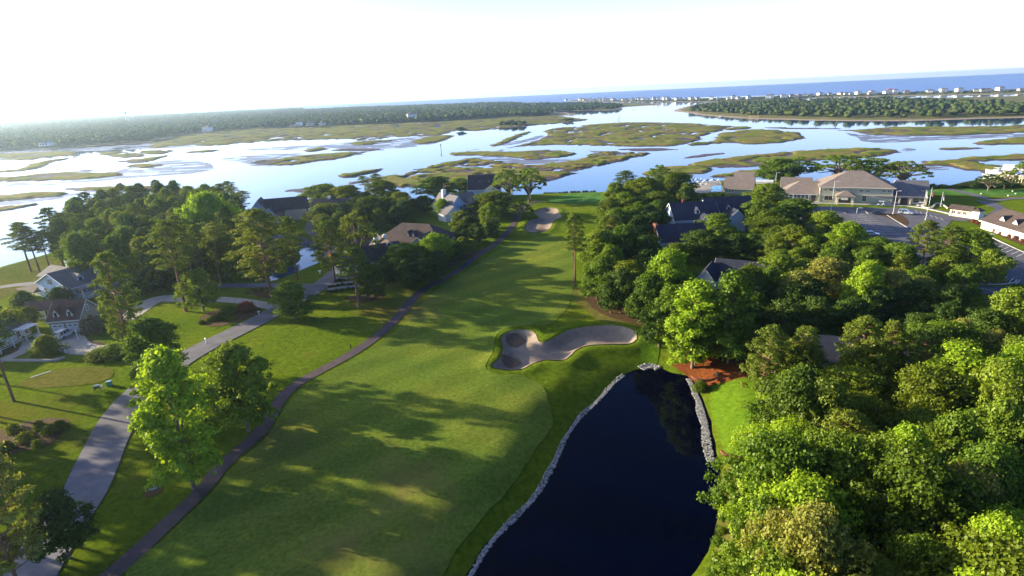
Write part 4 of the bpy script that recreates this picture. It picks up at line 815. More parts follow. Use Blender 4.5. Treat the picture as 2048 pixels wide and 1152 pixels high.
fill([(1500, 575), (1580, 560), (1650, 560), (1850, 575), (2048, 600), (2300, 640), (2300, 650), (2048, 640), (1800, 640), (1500, 640), (1470, 600)], 8, 7, (7.5, 9.5), [(d, 'dark') for d in dd] + [('D0', 'oak')],
     {'dark': ('shaded dark tree in the hollow between the two woods', 'tree'), 'oak': ('shaded green tree in the hollow between the two woods', 'tree')}, 'trees in the dark hollow', (3.6, 5), seed=5)
fill([(1500, 480), (1560, 440), (1620, 470), (1720, 500), (1860, 500), (1960, 520), (1950, 545), (1860, 560), (1700, 520), (1600, 535), (1540, 525)], 7, 7.5, (7.5, 9.5), [(d, m) for d in dd for m in ('oak', 'green_leaf')],
     {'oak': ('dark green tree between the houses and the parking lot', 'tree'), 'green_leaf': ('mid green tree between the houses and the parking lot', 'tree')}, 'trees before the parking lot', (3.6, 5), seed=6)
fill([(1195, 480), (1215, 400), (1245, 370), (1330, 350), (1385, 380), (1370, 400), (1320, 400), (1300, 470), (1330, 520), (1420, 560), (1480, 600), (1490, 660), (1400, 660), (1330, 640), (1240, 590), (1190, 540)], 8, 7, (7.5, 10.5), [(d, m) for d in dd for m in ('oak', 'dark', 'green_leaf')],
     {'oak': ('dark green tree inside the wood right of the fairway', 'tree'), 'dark': ('deep shaded tree inside the wood right of the fairway', 'tree'), 'green_leaf': ('mid green tree inside the wood right of the fairway', 'tree')}, 'inner trees of the fairway wood', (3.6, 5), seed=8)
fill([(115, 432), (165, 398), (240, 378), (330, 372), (420, 374), (470, 385), (478, 430), (440, 470), (330, 490), (250, 490), (150, 490), (110, 470)], 14, 7.0, (14, 17.5), [('P0', 'pine'), ('P1', 'pine'), ('B0', 'pine'), ('D1', 'oak'), ('D2', 'green_leaf'), ('D3', 'green_leaf'), ('B1', 'dark')],
     {'pine': ('brownish pine in the shore wood on the left', 'tree'), 'oak': ('green tree in the shore wood on the left', 'tree'), 'green_leaf': ('light green tree in the shore wood on the left', 'tree'), 'dark': ('dark tree in the shore wood on the left', 'tree')}, 'shore wood on the left', (4, 5.5), seed=9)
fill([(625, 395), (700, 385), (790, 385), (815, 420), (740, 450), (690, 450), (640, 440)], 7, 7, (7, 9.5), [(d, m) for d in dd for m in ('oak', 'dark')],
     {'oak': ('dark green tree among the shore trees left of the green', 'tree'), 'dark': ('deep shaded tree among the shore trees left of the green', 'tree')}, 'shore trees left of the green', (3.6, 5), seed=10)
fill([(770, 520), (830, 500), (900, 470), (960, 445), (1000, 430), (985, 455), (930, 490), (860, 540), (800, 565), (760, 550)], 4, 5.5, (4.5, 7), [(d, 'dark') for d in dd] + [('D1', 'oak')],
     {'dark': ('shaded low tree in the strip along the cart path', 'tree'), 'oak': ('green low tree in the strip along the cart path', 'tree')}, 'trees along the cart path', (2.4, 3.4), seed=11)
# trees standing just outside the picture on the left; the photograph shows their long shadows
for i, (x, y, h, r, k) in enumerate([(-84, 80, 21, 4.5, 'P0'), (-92, 70, 22, 4.2, 'P3'), (-78, 62, 20, 4.5, 'P2'), (-98, 90, 22, 4, 'P1'), (-86, 52, 20, 5, 'P0'), (-110, 84, 23, 4.5, 'P2'), (-104, 66, 22, 5, 'P3'), (-72, 46, 17, 5, 'P1'), (-100, 78, 20, 4, 'N1'), (-118, 74, 20, 5, 'B0'), (-122, 100, 24, 4.5, 'P0'), (-127, 111, 24, 4, 'P2'), (-130, 93, 25, 4.5, 'P3'), (-116, 90, 24, 4.5, 'P1'), (-92, 60, 23, 4.5, 'P2')]):
    plant(k, x, y, h, r, 'green_leaf' if k[0] != 'P' else 'pine', 'tree standing outside the left edge, seen only by its long shadow on the fairway', group='trees outside the left edge')
# hedges and small shrubs
def shrub_row(px, n, h, w, mat, label, group):
    p = smooth(P(px), .5, closed=False)
    for i in range(n):
        x, y = p[int((i + .5) / n * (len(p) - 1))]; x += random.uniform(-.3, .3); y += random.uniform(-.3, .3)
        plant('S%d' % (i % 2), x, y, h * random.uniform(.7, 1.2), w * random.uniform(.7, 1.2), mat, label, group=group, cat='bush')
shrub_row([(1640, 402), (1700, 403), (1764, 405)], 9, 1.3, .9, 'dark', 'dark shrub in the bed along the clubhouse front', 'shrubs along the clubhouse front')
shrub_row([(1945, 445), (2000, 468), (2048, 486), (2100, 505)], 12, 1.3, 1.0, 'red', 'bronze shrub in the bed beside the long white building', 'shrubs beside the long white building')
shrub_row([(1958, 448), (2010, 468), (2060, 488)], 5, 1.6, 1.1, 'lime', 'yellow green shrub in the bed beside the long white building', 'yellow shrubs beside the long white building')
shrub_row([(1800, 378), (1880, 376), (1960, 376), (2040, 374)], 12, 1.8, 2.4, 'dark', 'dark bush along the marsh edge behind the tee', 'bushes along the marsh edge')
shrub_row([(1090, 384.5), (1140, 383), (1190, 381.5)], 14, 1.0, 1.2, 'dark', 'low bush on the water edge behind the green', 'bushes on the water edge behind the green')
shrub_row([(495, 588), (515, 583), (540, 585), (560, 590)], 7, .9, .8, 'green_leaf', 'low green shrub in the bed under the broad pine', 'low shrubs under the broad pine')
shrub_row([(400, 648), (430, 640), (470, 640)], 6, 1.0, 1.2, 'oak', 'low shrub in the large mulch bed by the road', 'low shrubs in the large mulch bed')
for k_, (a, b) in enumerate((((680, 550), (708, 548)), ((670, 564), (718, 558)), ((660, 575), (728, 566)), ((655, 585), (730, 577)))):
    shrub_row([a, b], 8, .8, .7, 'dark', 'small clipped bush edging the stepped concrete terraces', 'clipped bushes edging the terraces')
shrub_row([(1440, 1100), (1420, 1150), (1445, 1050), (1436, 960)], 10, .7, .9, 'green_leaf', 'low weedy shrub on the right bank of the pond', 'weedy shrubs on the pond bank')
shrub_row([(915, 492), (945, 475), (975, 455)], 9, 1.2, 1.4, 'green_leaf', 'hedge bush in the sunlit hedge left of the cart path', 'hedge bushes left of the cart path')
shrub_row([(1385, 395), (1440, 392), (1490, 398)], 6, 1.2, 1.2, 'oak', 'garden bush before the pool terrace', 'garden bushes before the pool terrace')

# --- far woods: thousands of crowns reading as one mass
bm = bmesh.new(); bmesh.ops.create_icosphere(bm, subdivisions=2, radius=1); bm.verts.index_update()
ICO_V = np.array([v.co[:] for v in bm.verts]); ICO_F = np.array([[v.index for v in f.verts] for f in bm.faces]); bm.free()
def canopy(name, px, zc, n, hs, rr, mat, seed, z=0, grow=0.0, tufts=14):
    r = np.random.default_rng(seed); poly = P(px, zc); lo, hi = poly.min(0), poly.max(0)
    x = r.uniform(lo[0], hi[0], n * 12); y = r.uniform(lo[1], hi[1], n * 12); k = sdist(poly, x, y) > 0; x, y = x[k][:n], y[k][:n]; n = len(x)
    d = np.hypot(x, y); s = 1 + grow * np.maximum(0, d - 1500) / 1000; R_ = r.uniform(*rr, n) * s; h = r.uniform(*hs, n) * (1 + .3 * (fbm(x / 90, y / 90, 3, seed) - .5))
    V = ICO_V[None] * (.85 + .7 * (r.random((n, len(ICO_V), 1)) - .5)) * np.stack([R_, R_, h * .42], -1)[:, None]; V += np.stack([x, y, z + h * .6], -1)[:, None]
    F = ICO_F[None] + (np.arange(n) * len(ICO_V))[:, None, None]; V = V.reshape(-1, 3); F = F.reshape(-1, 3)
    up = np.stack([x, y, z + h * .6], -1); dirs = r.normal(size=(n, tufts, 3)); dirs[..., 2] = np.abs(dirs[..., 2]) - .2; dirs /= np.linalg.norm(dirs, axis=2)[..., None]
    pos = up[:, None] + dirs * np.stack([R_, R_, h * .42], -1)[:, None] * r.uniform(.85, 1.2, (n, tufts, 1)); nr = dirs + .6 * r.normal(size=dirs.shape)
    t = np.cross(nr, r.normal(size=dirs.shape)); t /= np.linalg.norm(t, axis=2)[..., None] + 1e-9; bb = np.cross(nr, t); bb /= np.linalg.norm(bb, axis=2)[..., None] + 1e-9
    ss = (R_ * .2)[:, None, None] * r.uniform(.6, 1.4, (n, tufts, 1)); Q = np.stack([pos - t * ss, pos + t * ss * .3 - bb * ss, pos + t * ss + bb * ss * .4], 2).reshape(-1, 3)
    F = np.concatenate([F, np.arange(len(Q)).reshape(-1, 3) + len(V)]); V = np.concatenate([V, Q])
    o = mobj(name, npmesh(name, V, F, mat)); return tag(o, kind='stuff')
canopy('far_woodland', [(-400, 312), (0, 300), (100, 296), (200, 290), (300, 281), (350, 272), (400, 265), (500, 258), (600, 254), (700, 250), (830, 245), (1000, 235), (1090, 231), (1000, 222), (700, 232), (400, 250), (0, 268), (-400, 286)], 0, 7500, (9, 14), (4.5, 9), M['canopy'], 1)
canopy('far_woodland', [(-400, 286), (0, 268), (400, 250), (700, 232), (1000, 220), (1100, 213), (1000, 209), (700, 218), (400, 232), (200, 243), (0, 254), (-400, 272)], 0, 8500, (10, 14), (7, 12), M['canopy'], 2, grow=.35)
canopy('far_woodland', [(-400, 274), (0, 256), (200, 245), (400, 234), (600, 224), (600, 219), (400, 228.5), (200, 237.5), (0, 246), (-400, 264)], 0, 5000, (9, 13), (8, 14), M['canopy'], 4, grow=.45)
canopy('far_woodland', [(1000, 232), (1100, 231), (1105, 224), (1180, 221), (1235, 218), (1245, 212), (1190, 208), (1100, 209), (1000, 214)], 0, 1500, (6, 9), (4, 7), M['canopy'], 3)
canopy('island_woodland', [(1374, 221), (1400, 213), (1480, 208), (1560, 204), (1700, 201), (1800, 201), (1880, 206), (2000, 212), (2300, 210), (2300, 228), (2048, 231), (1850, 236), (1700, 237), (1600, 235), (1500, 232), (1430, 226), (1392, 224)], 0, 1700, (4.5, 9.5), (2.5, 7), M['canopy_dark'], 5, z=.3)
canopy('marsh_thicket', [(1000, 250), (1025, 246), (1048, 247), (1050, 251), (1020, 253), (1000, 252)], 0, 40, (4, 6), (3, 5), M['canopy_dark'], 6)
canopy('marsh_thicket', [(908, 262), (925, 258), (935, 261), (920, 264)], 0, 14, (3, 4.5), (2.5, 4), M['canopy_dark'], 7)
canopy('marsh_thicket', [(1128, 241), (1145, 240), (1148, 242), (1130, 243)], 0, 12, (3, 4), (2.5, 4), M['canopy_dark'], 8)
canopy('barrier_shrubs', [(1200, 203.5), (1300, 204), (1400, 203), (1500, 202), (1560, 200), (1650, 193.5), (1750, 192), (1850, 189), (2048, 186), (2300, 178), (2048, 180), (1850, 185), (1650, 190), (1500, 196), (1300, 201)], 0, 700, (1.5, 4), (3, 6), M['canopy_dark'], 9, z=.5)
# ---------------------------------------------------------------- buildings
def window(root, side, u, z, w, h, at_, frame='white', shutters=None, sill=True):
    """side S/N/E/W of the building; u along the wall; at_ = wall coordinate"""
    def bx(mb, u0, u1, z0, z1, d0, d1):
        if side == 'S': mb.box(u0, u1, at_ - d1, at_ - d0, z0, z1)
        elif side == 'N': mb.box(u0, u1, at_ + d0, at_ + d1, z0, z1)
        elif side == 'E': mb.box(at_ + d0, at_ + d1, u0, u1, z0, z1)
        else: mb.box(at_ - d1, at_ - d0, u0, u1, z0, z1)
    f = MB(); t = .14; bx(f, u - w / 2 - t, u + w / 2 + t, z - t, z, -.05, .08); bx(f, u - w / 2 - t, u + w / 2 + t, z + h, z + h + t, -.05, .08)
    bx(f, u - w / 2 - t, u - w / 2, z, z + h, -.05, .08); bx(f, u + w / 2, u + w / 2 + t, z, z + h, -.05, .08); bx(f, u - .03, u + .03, z, z + h, -.02, .07)
    bx(f, u - w / 2, u + w / 2, z + h / 2 - .03, z + h / 2 + .03, -.02, .06)
    o = f.build('window', M[frame], root); p = MB(); bx(p, u - w / 2, u + w / 2, z, z + h, -.04, .03); p.build('pane', M['glass'], o)
    if shutters:
        for sg in (-1, 1):
            s = MB(); c = u + sg * (w / 2 + t + .22); bx(s, c - .2, c + .2, z, z + h, .0, .07); s.build('shutter', M[shutters], root)
def wallbox(root, x0, x1, y0, y1, z1, mat, z0=-1.2, name='wall'):
    return MB().box(x0, x1, y0, y1, z0, z1).build(name, M[mat], root)
def gable_part(root, x0, x1, y0, y1, ze, zr, wm, rm, axis='x', z0=-1.2, oh=.5, trim='white'):
    MB().gable_wall(x0, x1, y0, y1, z0, ze, zr, axis).build('wall', M[wm], root)
    r = MB().gable_roof(x0, x1, y0, y1, ze, zr, axis, oh).build('roof', M[rm], root)
    if trim:
        t = MB(); up = .02
        if axis == 'x':
            m = (y0 + y1) / 2; sl = (zr - ze) / (m - y0); e = ze - oh * sl + up
            for xx in (x0 - oh, x1 + oh):
                for a, b in (((y0 - oh, e), (m, zr + up)), ((m, zr + up), (y1 + oh, e))): t.prism([a, b, (b[0], b[1] + .28), (a[0], a[1] + .28)], xx - .07, xx + .07, 'x')
            for yy in (y0 - oh, y1 + oh): t.box(x0 - oh, x1 + oh, yy - .06, yy + .06, e - .02, e + .24)
        else:
            m = (x0 + x1) / 2; sl = (zr - ze) / (m - x0); e = ze - oh * sl + up
            for yy in (y0 - oh, y1 + oh):
                for a, b in (((x0 - oh, e), (m, zr + up)), ((m, zr + up), (x1 + oh, e))): t.prism([a, b, (b[0], b[1] + .28), (a[0], a[1] + .28)], yy - .07, yy + .07, 'y')
            for xx in (x0 - oh, x1 + oh): t.box(xx - .06, xx + .06, y0 - oh, y1 + oh, e - .02, e + .24)
        t.build('fascia', M[trim], root)
    return r
def dormer(root, cx, y0, y1, z0, ze, zr, w, wm, rm, side='S', win=True):
    """dormer facing -y (S), +x (E) ; y0 front, y1 back (along facing axis)"""
    d = MB()
    if side == 'S':
        d.gable_wall(cx - w / 2, cx + w / 2, y0, y1, z0, ze, zr, 'y'); r = MB().gable_roof(cx - w / 2, cx + w / 2, y0, y1, ze, zr, 'y', .18, .1, .04)
    else:
        d.gable_wall(y1, y0, cx - w / 2, cx + w / 2, z0, ze, zr, 'x'); r = MB().gable_roof(y1, y0, cx - w / 2, cx + w / 2, ze, zr, 'x', .18, .1, .04)
    o = d.build('dormer', M[wm], root); r.build('dormer_roof', M[rm], o)
    if win:
        zz = z0 + (ze - z0) * .25; hh = (zr - z0) * .55
        f = MB(); g = MB()
        if side == 'S': f.box(cx - w * .36, cx + w * .36, y0 - .06, y0 - .01, zz - .1, zz + hh + .1); g.box(cx - w * .24, cx + w * .24, y0 - .09, y0 - .02, zz, zz + hh)
        else: f.box(y0 + .01, y0 + .06, cx - w * .36, cx + w * .36, zz - .1, zz + hh + .1); g.box(y0 + .02, y0 + .09, cx - w * .24, cx + w * .24, zz, zz + hh)
        f.build('window', M['white'], o); g.build('pane', M['glass'], o)
def chimney(root, x, y, z0, z1, w, mat):
    c = MB().box(x - w / 2, x + w / 2, y - w * .35, y + w * .35, z0, z1).box(x - w / 2 - .12, x + w / 2 + .12, y - w * .35 - .12, y + w * .35 + .12, z1, z1 + .2).box(x - w / 4, x + w / 4, y - .2, y + .2, z1 + .2, z1 + .55)
    c.build('chimney', M[mat], root)
def house(name, label, px, py, rz, cat='house', xy=None, z=None):
    x, y = xy or at(px, py); return thing(name, label, cat, (x, y, g1(x, y) if z is None else z), R(rz))

# clubhouse
ch = house('clubhouse', 'large two storey sage green clubhouse with a tan hipped roof facing the parking lot', 0, 0, -25.4, 'clubhouse', xy=at(1637, 404), z=.1)
wallbox(ch, 0, 26.5, 0, 19, 6.6, 'sage'); MB().hip_roof(0, 26.5, 0, 19, 6.6, 12.2, .8, 'x', .3, 11.2).build('roof', M['roof_tan'], ch)
MB().box(-.85, 27.35, -.88, -.8, 6.28, 6.62).box(0, 26.5, -.06, .02, 3.25, 3.4).box(0, .25, -.07, .02, 0, 6.4).box(26.25, 26.5, -.07, .02, 0, 6.4).build('trim', M['cream'], ch)
for u in (1.9, 4.0, 6.7, 15.2, 17.6, 23.2, 25.2): window(ch, 'S', u, 4.85, 1.35, .7, 0, 'cream')
for u, w, h in ((3.6, 3.2, 1.7), (9.5, 2.0, 1.8), (16.7, 1.3, 2.2)): window(ch, 'S', u, .9, w, h, 0, 'cream')
wallbox(ch, -14.5, -.02, 1.5, 17, 3.0, 'sage'); MB().hip_roof(-14.5, 6, 1.5, 17, 3.1, 7.6, .7, 'x', .25, 7.6).build('roof', M['roof_tan'], ch)
gable_part(ch, -15, -3, 13, 23, 3.6, 7.4, 'sage', 'roof_tan', 'x', trim='cream')
for u in (-12.6, -11.0, -9.4, -7.8, -6.2, -4.6): window(ch, 'S', u, .7, 1.05, 1.9, 1.5, 'white')
d = MB().box(-2.9, -1.2, 1.36, 1.48, 0, 2.5).build('door', M['roof_brown'], ch); MB().box(-1.5, -1.42, 1.3, 1.36, 1, 1.2).build('handle', M['chrome'], d)
MB().box(-3.9, -.5, -.6, -.5, 2.95, 3.2).box(-14.5, -.5, -.5, -.35, 2.9, 3.15).box(-14.5, -14.3, -.5, -.3, 0, 2.9).box(-10, -9.8, -.5, -.3, 0, 2.9).box(-4, -3.8, -.5, -.3, 0, 2.9).build('porch_rail', M['white'], ch)
wallbox(ch, 26.52, 38.5, 1.2, 18, 3.0, 'creamsid'); MB().hip_roof(21, 38.5, .4, 18, 3.1, 7.8, .8, 'x', .25, 8.6).build('roof', M['roof_gray'], ch)
gable_part(ch, 30, 41, 14, 24, 3.8, 6.8, 'sage', 'roof_gray', 'x', trim='cream')
d = MB().box(29.6, 32.2, 1.05, 1.18, 0, 2.5).build('door', M['roof_brown'], ch); MB().box(30.86, 30.94, .98, 1.05, .9, 1.3).build('handle', M['chrome'], d)
window(ch, 'S', 28, .9, 1.6, 1.6, 1.2, 'cream'); window(ch, 'S', 36, .8, 3.9, 1.7, 1.2, 'cream')
for u in (29.2, 32.9, 38.3): MB().box(u - .25, u + .25, -.1, .4, 0, 3.0).build('column', M['cream'], ch)
# entrance portico
MB().box(6.4, 7.0, -5, -4.4, -1, 3.2).box(12.0, 12.6, -5, -4.4, -1, 3.2).box(6.4, 7.0, -.6, -.05, -1, 3.2).box(12, 12.6, -.6, -.05, -1, 3.2).build('portico_pillars', M['cream'], ch)
mb = MB()
for k in range(12):
    a0, a1 = math.pi * k / 12, math.pi * (k + 1) / 12
    for ys in ((-5.05, -4.7),):
        x0_, x1_ = 9.5 - 2.5 * math.cos(a0), 9.5 - 2.5 * math.cos(a1); z0_, z1_ = 2.2 + .8 * math.sin(a0), 2.2 + .8 * math.sin(a1)
        mb.prism([(x0_, z0_), (x1_, z1_), (x1_, 3.5), (x0_, 3.5)], ys[0], ys[1], 'y')
mb.box(6.3, 7.0, -5.05, -4.7, 2.2, 3.5).box(12, 12.7, -5.05, -4.7, 2.2, 3.5).build('portico_arch', M['cream'], ch)
MB().hip_roof(6.3, 12.7, -5.1, 0.5, 3.5, 5.5, .5, 'x', .25, 3.3).build('portico_roof', M['roof_tan'], ch)
MB().box(7.05, 11.95, -.42, -.32, .1, 3.2).build('portico_shade_panel', M['glass'], ch); MB().box(8.2, 10.8, -.56, -.44, 1.2, 2.3).build('entrance_window', M['white'], ch)  # dark panel added to stand for the shade inside the portico, white window before it
# pool house
xy = at(1449, 388); ph = house('pool_house', 'small sage pool house with a tall tan roof beside the swimming pool', 0, 0, -27, 'building', xy=xy)
wallbox(ph, 0, 12, 0, 9, 3.3, 'sage'); MB().gable_wall(0, 12, 0, 9, 3.3, 3.35, 7.2).build('wall', M['creamsid'], ph); MB().gable_roof(0, 12, 0, 9, 3.3, 7.3, 'x', .8).build('roof', M['roof_tan'], ph)
MB().gable_roof(3.2, 11.6, 5, 13, 5.4, 9.0, 'x', .4).build('roof', M['roof_tan'], ph); MB().gable_wall(3.2, 11.6, 5, 13, 0, 5.4, 9.0).build('wall', M['creamsid'], ph)
for u in (.9, 2.2, 3.5): window(ph, 'S', u, 1.0, .75, 1.7, 0)
MB().box(-.85, 12.85, -.9, -.82, 2.5, 2.75).build('fascia', M['cream'], ph)
xy = at(1515, 374); bt = thing('pavilion', 'low white roofed pavilion half hidden behind trees right of the pool house', 'pavilion', (*xy, g1(*xy)), R(-25))
MB().box(-7, 7, -3, 3, 3, 3.3).box(-7, 7, -3.1, -3, 2.2, 3).build('roof', M['white'], bt)
for i in range(5): MB().box(-6.9 + i * 3.4, -6.7 + i * 3.4, -2.9, -2.7, -.5, 3).build('post', M['white'], bt)
# starter shed
xy = at(1898, 431); st = house('kiosk', 'small cream kiosk with a brown roof and white shed end', 0, 0, -62, 'kiosk', xy=xy)
wallbox(st, 0, 6.4, 0, 3.4, 2.7, 'cream'); MB().gable_roof(-.2, 6.4, 0, 3.4, 2.7, 3.7, 'x', .5).build('roof', M['roof_brown'], st)
for u in (1.2, 3.0, 4.8): window(st, 'S', u, 1.1, 1.1, .9, 0, 'trim')
wallbox(st, 6.7, 9.4, -.3, 3.2, 3.0, 'whitesid'); MB().hip_roof(6.7, 9.4, -.3, 3.2, 3.0, 3.8, .25, 'y').build('roof', M['roof_brown'], st)
# long white building, right edge
a, b = np.array(at(1961, 456)), np.array(at(2048, 484)); ang = math.degrees(math.atan2(*(b - a)[::-1]))
lw = house('long_building', 'long low white building with small gabled vents at the right edge', 0, 0, ang, 'building', xy=tuple(a))
wallbox(lw, 0, 44, 0, 13, 2.9, 'whitesid'); MB().gable_wall(0, 44, 0, 13, 2.8, 2.9, 6.2).build('wall', M['whitesid'], lw); MB().gable_roof(0, 44, 0, 13, 2.9, 6.2, 'x', .6).build('roof', M['roof_brown'], lw)
MB().box(-.65, 44.6, -.7, -.6, 2.4, 2.7).build('fascia', M['white'], lw)
for u in (6.5, 12.0, 17.5, 23): dormer(lw, u, 1.5, 5.8, 3.4, 3.6, 5.5, 3.4, 'white', 'roof_brown', win=False)
# blue two storey house (left)
A, B_ = np.array(at(148, 607)), np.array(at(60, 590)); ang = math.degrees(math.atan2(*(A - B_)[::-1]))
bh = house('blue_house', 'pale blue two storey house with white trim, dormers and red stairs', 0, 0, ang, xy=tuple(A))
L_ = 16.0
gable_part(bh, -L_, 0, 0, 16, 4.4, 7.8, 'blue', 'roof_gray', 'y', oh=.6)
MB().gable_roof(-L_ - 7, -L_ / 2, 4, 12, 4.6, 6.6, 'x', .5).build('roof', M['roof_gray'], bh); wallbox(bh, -L_ - 6.5, -L_ - .02, 5, 11, 4.5, 'blue')
MB().hip_roof(-L_ - 8.5, -L_ + .5, -1.5, 10, 2.2, 3.4, .5, 'y', .2).build('porch_roof', M['roof_brown'], bh)
for i in range(4): MB().box(-L_ - 8.3, -L_ - 8.0, -1 + i * 3.2, -.7 + i * 3.2, -1, 2.2).build('porch_post', M['white'], bh)
wallbox(bh, -L_ - 6, -L_ - .02, .5, 3.9, 2.1, 'cream')
for u, z in ((-9.2, 4.6), (-3.2, 1.6), (-12.5, 1.6)): window(bh, 'S', u, z, 1.2, 1.6, 0, 'white', 'black' if z > 4 else None)
window(bh, 'S', -L_ - 3.4, 2.6, 2.6, 1.3, 5, 'white')
chimney(bh, -L_ + 1.2, 9, 4, 8.6, 2.2, 'white')
for u in (4.2, 9.6): dormer(bh, u, -1.8, -6.6, 4.8, 6.0, 7.2, 1.9, 'blue', 'roof_gray', 'E')
for u in (2.6, 5.6): window(bh, 'E', u, 2.2, 1.0, 1.5, 0, 'white', 'black')
# raised front porch with red stairs
MB().box(.05, 3.2, 1.2, 12.6, 1.5, 1.7).build('porch_floor', M['white'], bh); MB().box(.05, 3.5, .8, 13, 4.0, 4.2).build('porch_roof', M['roof_gray'], bh)
for v in (1.3, 4.8, 8.6, 12.4): MB().box(2.95, 3.2, v - .12, v + .12, -1, 4.0).build('porch_post', M['white'], bh)
r = MB(); r.box(3.1, 3.2, 1.3, 8.4, 2.5, 2.6).box(3.1, 3.2, 1.3, 8.4, 1.85, 1.93)
for i in range(18): r.box(3.12, 3.18, 1.5 + i * .39, 1.55 + i * .39, 1.93, 2.5)
r.build('railing', M['white'], bh)
s = MB()
for i in range(12): s.box(3.25 + i * .32, 3.57 + i * .32, 8.9, 11.8, -.2, 1.65 - i * .13)
s.build('stairs', M['red_step'], bh)
for v in (8.7, 11.9): MB().prism([(3.2, 2.4), (7.2, .7), (7.2, .95), (3.2, 2.65)], v - .1, v, 'y').prism([(3.2, -.5), (7.2, -.5), (7.2, .1), (3.2, 1.7)], v - .08, v + .02, 'y').build('stair_wall', M['blue'], bh)
MB().box(.05, .12, 1.6, 5.4, 0, 1.4).build('garage_door', M['white'], bh)
# tan garage with breezeway
A, B_ = np.array(at(104, 668)), np.array(at(161, 663)); ang = math.degrees(math.atan2(*(B_ - A)[::-1])); w = float(np.linalg.norm(B_ - A)) + .5
gh = house('garage', 'tan double garage with a brown roof, two dormers and two white doors', 0, 0, ang, 'garage', xy=tuple(A))
gable_part(gh, 0, w, 0, 8.2, 3.2, 6.6, 'tansid', 'roof_russet', 'x', oh=.35)
for k in range(2):
    x0_ = .45 + k * (w / 2 - .1); gd = MB().box(x0_, x0_ + w / 2 - .75, -.09, .02, 0, 2.35); o = gd.build('garage_door', M['white'], gh)
    for j in range(2): MB().box(x0_ + .35 + j * 1.15, x0_ + 1.2 + j * 1.15, -.12, -.05, 1.75, 1.98).build('pane', M['glass'], o)
    dormer(gh, 1.75 + k * (w / 2 - .4), .55, 4.1, 3.3, 4.75, 5.9, 1.3, 'white', 'roof_russet')
window(gh, 'E', 4.1, 4.0, .8, 1.3, w); MB().box(w + .02, w + .3, .6, .85, 1.6, 1.95).build('wall_lamp', M['black'], gh)
bz = house('breezeway', 'low white breezeway with a brown roof joining the garage and the white house', 0, 0, ang, 'breezeway', xy=tuple(np.array(at(62, 645))), z=.2)
wallbox(bz, 0, 7.6, 1.5, 5, 2.6, 'whitesid'); MB().gable_roof(-1.5, 8, 0.3, 5.5, 2.7, 4.2, 'x', .3).build('roof', M['roof_russet'], bz)
for u in (1.2, 3.6, 6.0): window(bz, 'S', u, .6, 1.2, 1.5, 1.5)
for u in (0, 2.5, 5, 7.4): MB().box(u, u + .18, .25, .43, -.5, 2.7).build('post', M['white'], bz)
A, B_ = np.array(at(15, 692)), np.array(at(64, 668)); ANG_W = math.degrees(math.atan2(*(B_ - A)[::-1]))
wh = house('white_house', 'white house with a grey roof and a porch cut off by the left edge', 0, 0, ANG_W, xy=tuple(np.array(at(64, 668))))
gable_part(wh, -14, 0, 0, 7, 2.6, 4.8, 'whitesid', 'roof_gray', 'x'); gable_part(wh, -12, -7, 4, 11, 2.9, 5.0, 'whitesid', 'roof_gray', 'y')
for u in (-3.4, -1.4): window(wh, 'S', u, .8, .9, 1.4, 0)
for u in (-11.5, -8, -4.6, -1): MB().box(u, u + .2, -2.8, -2.6, -.6, 2.8).build('porch_post', M['white'], wh)
MB().box(-12, -.6, -2.8, -2.7, .8, .9).box(-4.6, -.6, -2.9, -.1, 2.8, 3.0).build('railing', M['white'], wh)
for i in range(4): MB().box(-3 + 0, -1.2, -3.4 - i * .35, -3.05 - i * .35, -.4, .65 - i * .16).build('step', M['white'], wh)
# house D: grey roofed gabled house on the left water
A = np.array(at(500, 452)); dh = house('gabled_house', 'dark roofed house with a pale blue gable against the bright water', 0, 0, 14, xy=tuple(A))
gable_part(dh, 0, 9, 0, 12, 5.2, 10.2, 'blue', 'roof_dark', 'y'); MB().gable_wall(8, 24, 4, 13, 0, 5.2, 9.6).build('wall', M['creamsid'], dh); MB().gable_roof(4, 24, 4, 13, 5.2, 9.6, 'x', .4).build('roof', M['roof_dark'], dh)
gable_part(dh, 6.6, 11.4, -2.2, 4, 4.4, 7.2, 'blue', 'roof_dark', 'y', oh=.35)
for u in (8.2, 9.8): window(dh, 'S', u, 4.0, .9, 1.3, -2.2)
MB().prism([(-1.6, 3.0), (4, 4.9), (4, 5.1), (-1.6, 3.2)], -.5, 15, 'x').build('porch_roof', M['roof_dark'], dh)
gable_part(dh, .4, 5, -3, 2, 2.9, 4.8, 'blue', 'roof_dark', 'y', oh=.3); wallbox(dh, 5.1, 15, -1, 3.9, 3.1, 'whitesid')
for u in (1.8, 12.5): window(dh, 'S', u, .8, 1.2, 1.5, -3 if u < 5 else -1)
# shore house hidden among trees
xy = at(668, 402, 8); sh_ = house('shore_house', 'dark roof showing among the shore trees left of the marsh', 0, 0, -5, xy=xy); gable_part(sh_, -9, 7, -5, 5, 5.2, 9.0, 'creamsid', 'roof_dark', 'x')
chimney(sh_, -2, 0, 7, 9.8, 1.2, 'white'); window(sh_, 'S', 2, 2.5, 1.3, 1.6, -5)
